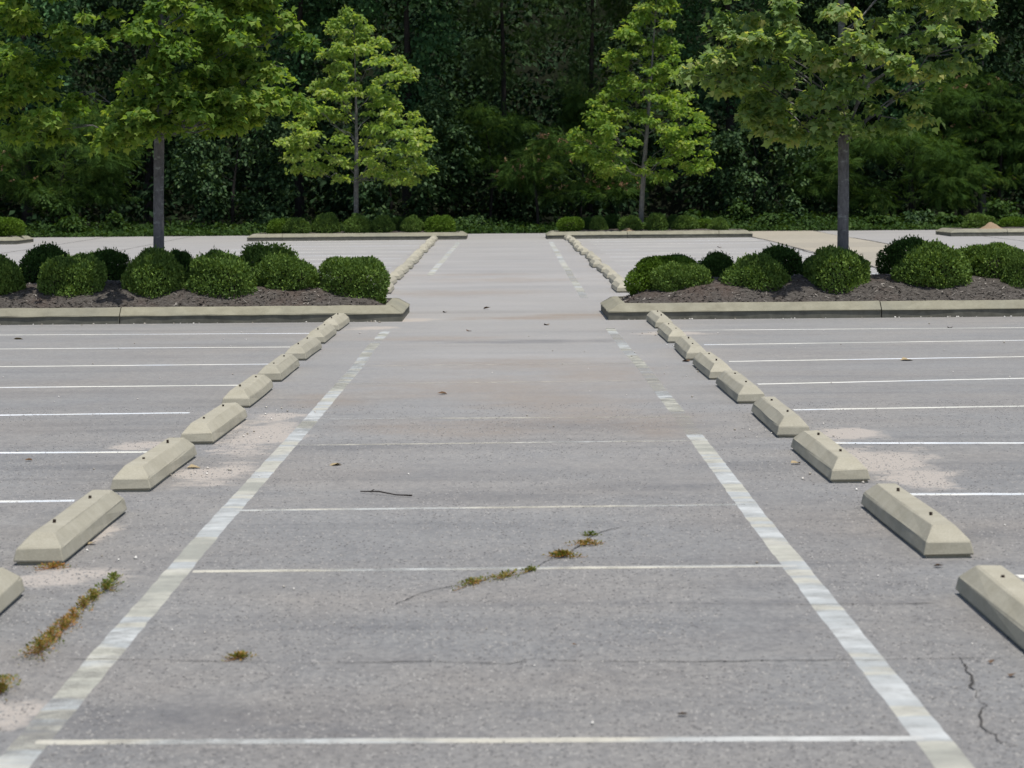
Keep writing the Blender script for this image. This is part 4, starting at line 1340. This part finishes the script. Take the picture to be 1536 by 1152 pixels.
for a in [(80, 288, 46, 85.6, 800, M_IVY, 'vine covered clump hanging under the left mimosa'),
          (105, 322, 60, 84.6, 500, M_IVY, 'low green shrub by the lot edge left of the left maple trunk'),
          (175, 318, 36, 84.8, 400, M_IVY, 'small sapling by the lot edge just left of the left maple trunk'),
          (1115, 300, 40, 85.2, 600, M_IVY, 'tall leafy weeds behind the right end of the far right island'),
          (1045, 312, 60, 84.6, 700, M_IVY, 'bushy weeds rising behind the far right island bushes'),
          (1165, 318, 60, 84.8, 600, M_IVY, 'light green weeds between the far right island and the right maple trunk'),
          (1190, 290, 26, 85.6, 500, M_SHRUB, 'narrow dark upright shrub left of the right maple trunk'),
          (1325, 318, 56, 84.8, 650, M_IVY, 'round leafy shrub by the lot edge right of the right maple trunk'),
          (1380, 312, 60, 85.2, 650, M_SHRUB, 'dark leafy shrub at the lot edge beside the outer right island'),
          (1425, 318, 50, 84.6, 500, M_IVY, 'low green shrub at the left end of the outer right island'),
          (1500, 300, 70, 85.4, 800, M_IVY, 'green shrub behind the sand heap'),
          (420, 320, 50, 86.0, 500, M_SHRUB, 'dark low shrub in the shade behind the left end of the far left island'),
          (720, 322, 60, 86.5, 500, M_SHRUB, 'dark low shrub at the far end of the walkway')]:
    edge_shrub(*a)

# low ground cover along the lot edge
n = 42000
gx = RNG.uniform(-24, 24, n)
gy = LOT_END - 0.15 + 9.0 * RNG.random(n) ** 1.8
hmax = 0.10 + 0.40 * vnoise(gx * 0.8, gy * 0.8, 6) * np.clip((gy - LOT_END) / 1.2, 0.15, 1) + 0.25 * np.clip((gx - 5) / 3, 0, 1) * np.clip((12 - gx) / 3, 0, 1) * np.clip((gy - LOT_END) / 1.0, 0, 1)
pos = np.stack([gx, gy + 0.25 * (vnoise(gx * 2.5, gy * 0, 8) - 0.5), gz(gy) - 0.03 + hmax * RNG.random(n) ** 0.6], 1)
v, f, t = scatter(LEAF4, pos, RNG.normal(size=(n, 3)) + np.array([0, -.6, .1]), RNG.normal(size=(n, 3)) * .5 + np.array([0, -.3, 1.0]), RNG.uniform(.07, .16, n), np.clip(RNG.normal(size=n) * .2 + .15 + .5 * vnoise(gx * 1.2, gy * 1.2, 12), 0, 1))
o = link('ground_cover', np_mesh('ground_cover', v, f, M_IVY, {'tint': t}))
o['kind'] = 'stuff'
o['label'] = 'low leafy ground cover along the edge of the lot below the woods'
o['category'] = 'ground cover'

# deep woods behind: one dense mass of foliage
cl = []
for i in range(700):
    y = random.uniform(94.5, 118)
    x = random.uniform(-34, 34)
    z = random.uniform(0.6, 14.5) if y > 97 else random.uniform(1.0, 13)
    k = random.uniform(1.2, 2.4)
    cl.append((x, y, float(gz(y)) + z, k, k, k * 0.65))
for i in range(260):
    y = random.uniform(88, 96)
    x = random.uniform(-30, 30)
    z = random.uniform(8.5, 14)
    k = random.uniform(1.2, 2.2)
    cl.append((x, y, z, k, k, k * 0.6))
for i in range(260):
    y = random.uniform(117, 131)
    x = random.uniform(-40, 40)
    k = random.uniform(1.6, 2.8)
    cl.append((x, y, (y - 118) / 14 * 17 + random.uniform(0.5, 5), k, k, k * 0.7))
for i in range(210):
    # understorey between the trunks
    y = random.uniform(90.5, 95.5)
    k = random.uniform(0.8, 1.5)
    cl.append((random.uniform(-26, 26), y, float(gz(y)) + random.uniform(0.3, 4.5), k, k, k * 0.75))
for i in range(85):
    # high trunkless boughs, out of view, added to shade the foot of the wood
    x = random.uniform(-7, 4.5) if i < 45 else random.uniform(-26, 26)
    y = random.uniform(84.2, 89.5)
    k = random.uniform(0.9, 1.7)
    cl.append((x, y, random.uniform(8.6, 13.5), k, k, k * 0.5))
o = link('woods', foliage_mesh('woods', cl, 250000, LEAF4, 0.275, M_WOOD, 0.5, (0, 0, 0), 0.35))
o['kind'] = 'stuff'
o['label'] = 'dark mass of deep woods behind the front trees'
o['category'] = 'woods'

# ------------------------------------------------------------------ small things on the asphalt
GWD = 'weeds in the asphalt'


def weed(px, py, wpx, h, n, lo, hi, label, leaf=0.010, stretch=1.0, shear=0.0):
    n = int(n * (1.5 if shear else 1.6))
    h = h * (0.8 if shear else 0.62)
    c = P(px, py)
    w = wpx * c.y / F_PX / 2
    rng = RNG
    th = rng.uniform(0, 6.28, n)
    rr = np.abs(rng.normal(size=n)) * 0.55
    x, y = rr * np.cos(th) * w, rr * np.sin(th) * w * stretch
    x = x * (0.62 if shear else 1.0) + y * shear
    z = h * rng.random(n) * np.clip(1.1 - rr * 0.75, 0.12, 1)
    pos = np.stack([x, y, z], 1)
    ax = np.stack([np.cos(th), np.sin(th), rng.uniform(.2, 1.4, n)], 1) + rng.normal(size=(n, 3)) * .4
    nr = rng.normal(size=(n, 3)) * .5 + np.array([0, 0, 1.0])
    v, f, t = scatter(LEAF4, pos, ax, nr, leaf * rng.uniform(.6, 1.5, n), np.clip(lo + (hi - lo) * rng.random(n) + rng.normal(size=n) * .08, 0, 1))
    parts = []
    root = thing('weed', label, 'weed', (c.x, c.y, float(gz(c.y)) + 0.004), 0, GWD)
    link('leaves', np_mesh('leaves', v, f, M_WEED, {'tint': t}), None, root)
    m = min(n, 26)
    for i in range(m):
        parts.append(tube_arrays([(x[i] * .3, y[i] * .3, 0), (x[i] * .7, y[i] * .7, z[i] * .6), (x[i], y[i], z[i])], [.0016, .0013, .001], 3))
    cc, ff = merge(parts)
    st = np_mesh('stems', cc, ff, M_WEED, {'tint': np.full(len(cc), min(1, hi + .1))})
    link('stems', st, None, root)


_a, _b = P(55, 980), P(172, 870)
SHL = (_b.x - _a.x) / (_b.y - _a.y)
_a, _b = P(690, 878), P(905, 803)
SHC = (_b.x - _a.x) / (_b.y - _a.y)
weed(60, 978, 70, 0.06, 300, .0, .95, 'big green and rust-red weed clump at the lower left', stretch=3.2, shear=SHL)
weed(95, 945, 60, 0.05, 180, .3, 1.0, 'rust-red straggling weed between the two lower left clumps', stretch=3.2, shear=SHL)
weed(125, 912, 40, 0.045, 120, .2, .8, 'thin brownish weed in the lower left crack, below the green one', stretch=3.2, shear=SHL)
weed(160, 886, 50, 0.045, 170, .0, .55, 'green weed in the lower left crack near the second wheel stop', stretch=3.2, shear=SHL)
weed(140, 900, 34, 0.045, 130, .15, .7, 'olive weed joining the green one to the thin brownish one at lower left', stretch=3.2, shear=SHL)
weed(110, 930, 40, 0.045, 130, .4, 1.0, 'reddish weed joining the two clumps at lower left', stretch=3.2, shear=SHL)
weed(78, 962, 44, 0.05, 150, .2, 1.0, 'rust-tipped weed just above the big lower left clump', stretch=3.2, shear=SHL)
weed(170, 871, 30, 0.035, 80, .0, .4, 'small green sprig at the top end of the lower left crack', stretch=3.2, shear=SHL)
weed(2, 1040, 60, 0.06, 240, .1, .8, 'weed clump cut by the left edge of the picture', stretch=3.2, shear=SHL)
weed(80, 853, 55, 0.03, 110, .4, 1.0, 'brown weed at the foot of the second left wheel stop')
weed(360, 989, 46, 0.025, 110, .3, .8, 'lone flat tan weed on the long cross crack')
weed(708, 877, 56, 0.022, 130, .2, .7, 'left end weed strip in the slanting crack', stretch=2.2, shear=SHC)
weed(755, 867, 60, 0.02, 120, .2, .7, 'weed strip in the middle of the slanting crack', stretch=2.2, shear=SHC)
weed(796, 857, 26, 0.018, 50, .0, .5, 'thin weed where the slanting crack meets the white line', stretch=2.2, shear=SHC)
weed(845, 836, 46, 0.035, 170, .3, .8, 'round tan grass tuft on the slanting crack', 0.013)
weed(880, 818, 52, 0.03, 150, .35, .85, 'flat brown tuft above the round tan one')
weed(886, 804, 26, 0.025, 50, .0, .4, 'small dark sprig at the top of the slanting crack')

a, b = P(541, 740), P(618, 746.5)
parts = [tube_arrays([(0, 0, .010), ((b.x - a.x) * .35, (b.y - a.y) * .35 + .01, .016), ((b.x - a.x) * .7, (b.y - a.y) * .7 - .012, .009), (b.x - a.x, b.y - a.y, .011)], [.003, .0038, .0032, .0042], 7),
         tube_arrays([((b.x - a.x) * .2, (b.y - a.y) * .2, .014), ((b.x - a.x) * .26, (b.y - a.y) * .26 + .03, .022)], [.004, .002], 5)]
c, f = merge(parts)
tw = link('twig', np_mesh('twig', c, f, M_TWIG, None, True))
tw.location = (a.x, a.y, 0.0)
tag(tw, 'dark dead twig lying on the asphalt in the middle of the walkway', 'twig')


def dead_leaf(px, py, s, mat, label):
    c = P(px, py)
    tv = np.array([(0, 0, .002), (.3, .25, .12), (.34, .6, .16), (0, 1, .05), (-.3, .62, .1), (-.34, .25, .2), (0, .5, .01)])
    tf = np.array([(6, 0, 1), (6, 1, 2), (6, 2, 3), (6, 3, 4), (6, 4, 5), (6, 5, 0)])
    o = link('dead_leaf', np_mesh('dead_leaf', tv * s, tf, mat))
    o.location = (c.x, c.y, float(gz(c.y)) + 0.005)
    o.rotation_euler = (random.uniform(-.2, .2), random.uniform(-.2, .2), random.uniform(0, 6.28))
    tag(o, label, 'dead leaf', 'dead leaves on the asphalt')


for a in [(671, 592, .075, M_DEADLEAF, 'dark dead leaf in the middle of the walkway, alone on the brown area'),
          (513, 698, .085, M_TANLEAF, 'tan curled leaf between the left painted line and the twig'),
          (725, 464, .10, M_DEADLEAF, 'dark dead leaf on the walkway between the near islands, left of centre'),
          (822, 488, .10, M_DEADLEAF, 'dark dead leaf just in front of the rust streak'),
          (669, 469, .09, M_DEADLEAF, 'small leaf near the end of the left island kerb'),
          (700, 497, .08, M_DEADLEAF, 'small dark leaf below the left island, left of walkway centre'),
          (1350, 541, .13, M_TANLEAF, 'pale curled leaf among the white lines on the right'),
          (1425, 492, .09, M_DEADLEAF, 'dark leaf on the white line nearest the right island'),
          (1400, 851, .045, M_DEADLEAF, 'dark scrap on the asphalt between the last two right wheel stops'),
          (1016, 1074, .035, M_DEADLEAF, 'tiny dark scrap near the bottom line, right of centre'),
          (866, 970, .02, M_DEADLEAF, 'tiny dark scrap just above the long cross crack'),
          (1486, 997, .03, M_DEADLEAF, 'tiny dark scrap beside the lower right crack'),
          (1516, 1017, .04, M_DEADLEAF, 'dark scrap right of the lower right crack'),
          (1200, 696, .07, M_TANLEAF, 'cream leaf beside the third right wheel stop'),
          (280, 703, .08, M_TANLEAF, 'cream leaf beside the third left wheel stop'),
          (132, 818, .06, M_TANLEAF, 'small tan leaf at the side of the second left wheel stop'),
          (49, 692, .05, M_DEADLEAF, 'dark scrap on the left stalls above the third wheel stop'),
          (1034, 543, .10, M_DEADLEAF, 'dark clod beside the sixth right wheel stop'),
          (20, 509, .12, M_TANLEAF, 'brown leaves scrap beside the top white line on the left'),
          (1075, 356, .2, M_DEADLEAF, 'dark leaf on the far right stalls below the far island'),
          (1080, 372, .16, M_DEADLEAF, 'dark leaf in the middle of the far right stalls')]:
    dead_leaf(*a)

# loose and proud aggregate of the worn surface near the entrance
n = 56000
gy = 6.9 + 13.0 * RNG.random(n) ** 1.25
gx = (RNG.random(n) - 0.5) * 2 * (0.19 * gy + 0.15)
keep = vnoise(gx * 2.3, gy * 1.1, 71) + 0.35 * RNG.random(n) > 0.45
for _p, _q in ((lA, lB), (rA, rB)):
    keep &= np.abs(gx - (_p.x + (gy - _p.y) * (_q.x - _p.x) / (_q.y - _p.y))) > 0.07
gx, gy = gx[keep], gy[keep]
n = len(gx)
sz = RNG.uniform(.003, .008, n)
ang = RNG.uniform(0, 6.28, n)
tv = np.array([(1, 0, 0), (-.5, .8, 0), (-.6, -.75, 0), (0, 0, .55)])
tf = np.array([(0, 1, 3), (1, 2, 3), (2, 0, 3)])
v, f, t = scatter((tv, tf), np.stack([gx, gy, np.full(n, 0.0002)], 1), np.stack([np.cos(ang), np.sin(ang), RNG.normal(size=n) * .1], 1), np.tile(np.array([[0, 0, 1.0]]), (n, 1)), sz, RNG.random(n))
M_STONE = mat_plain('asphalt_stone', (0.13, 0.13, 0.132), (0.31, 0.305, 0.295), 9.0, 0.85, 0.1, True)
o = link('asphalt_stones', np_mesh('asphalt_stones', v, f, M_STONE, {'tint': t}), None, lot)
o['kind'] = 'stuff'

# pale grit and kerbside crumbs
n = 130
gx, gy = RNG.uniform(-5, 5, n), 6.9 + 25 * RNG.random(n) ** 1.5
sz = RNG.uniform(.003, .0065, n) * (1 + 0.03 * gy)
k = 90
side = np.where(RNG.random(k) < .5, -1, 1)
kx = side * RNG.uniform(1.4, 6.5, k)
ky = ISL_Y0 - 0.03 - 0.25 * RNG.random(k) ** 3
ks = RNG.uniform(.005, .018, k)
k2 = 90
near = [P(*c) for c in [(340, 650), (1240, 725), (130, 850), (300, 712), (1010, 520), (985, 500), (1140, 650), (400, 620), (1030, 560)]]
q = [near[i % len(near)] for i in range(k2)]
nx = np.array([v_.x for v_ in q]) + RNG.normal(size=k2) * .14
ny = np.array([v_.y for v_ in q]) + RNG.normal(size=k2) * .4
gx, gy, sz = np.concatenate([gx, kx, nx]), np.concatenate([gy, ky, ny]), np.concatenate([sz, ks, RNG.uniform(.004, .012, k2)])
tv = np.array([(1, 0, 0), (0, 1, 0), (-1, 0, 0), (0, -1, 0), (0, 0, .9), (.0, 0, -.5)])
tf = np.array([(0, 1, 4), (1, 2, 4), (2, 3, 4), (3, 0, 4), (1, 0, 5), (2, 1, 5), (3, 2, 5), (0, 3, 5)])
n = len(gx)
ang = RNG.uniform(0, 6.28, n)
v, f, t = scatter((tv, tf), np.stack([gx, gy, np.full(n, 0.004)], 1), np.stack([np.cos(ang), np.sin(ang), RNG.normal(size=n) * .2], 1), np.tile(np.array([[0, 0, 1.0]]), (n, 1)) + RNG.normal(size=(n, 3)) * .2, sz, RNG.random(n))
o = link('grit', np_mesh('grit', v, f, M_PEBBLE, {'tint': t}))
o['kind'] = 'stuff'
o['label'] = 'pale grit and pebbles scattered over the asphalt'
o['category'] = 'grit'
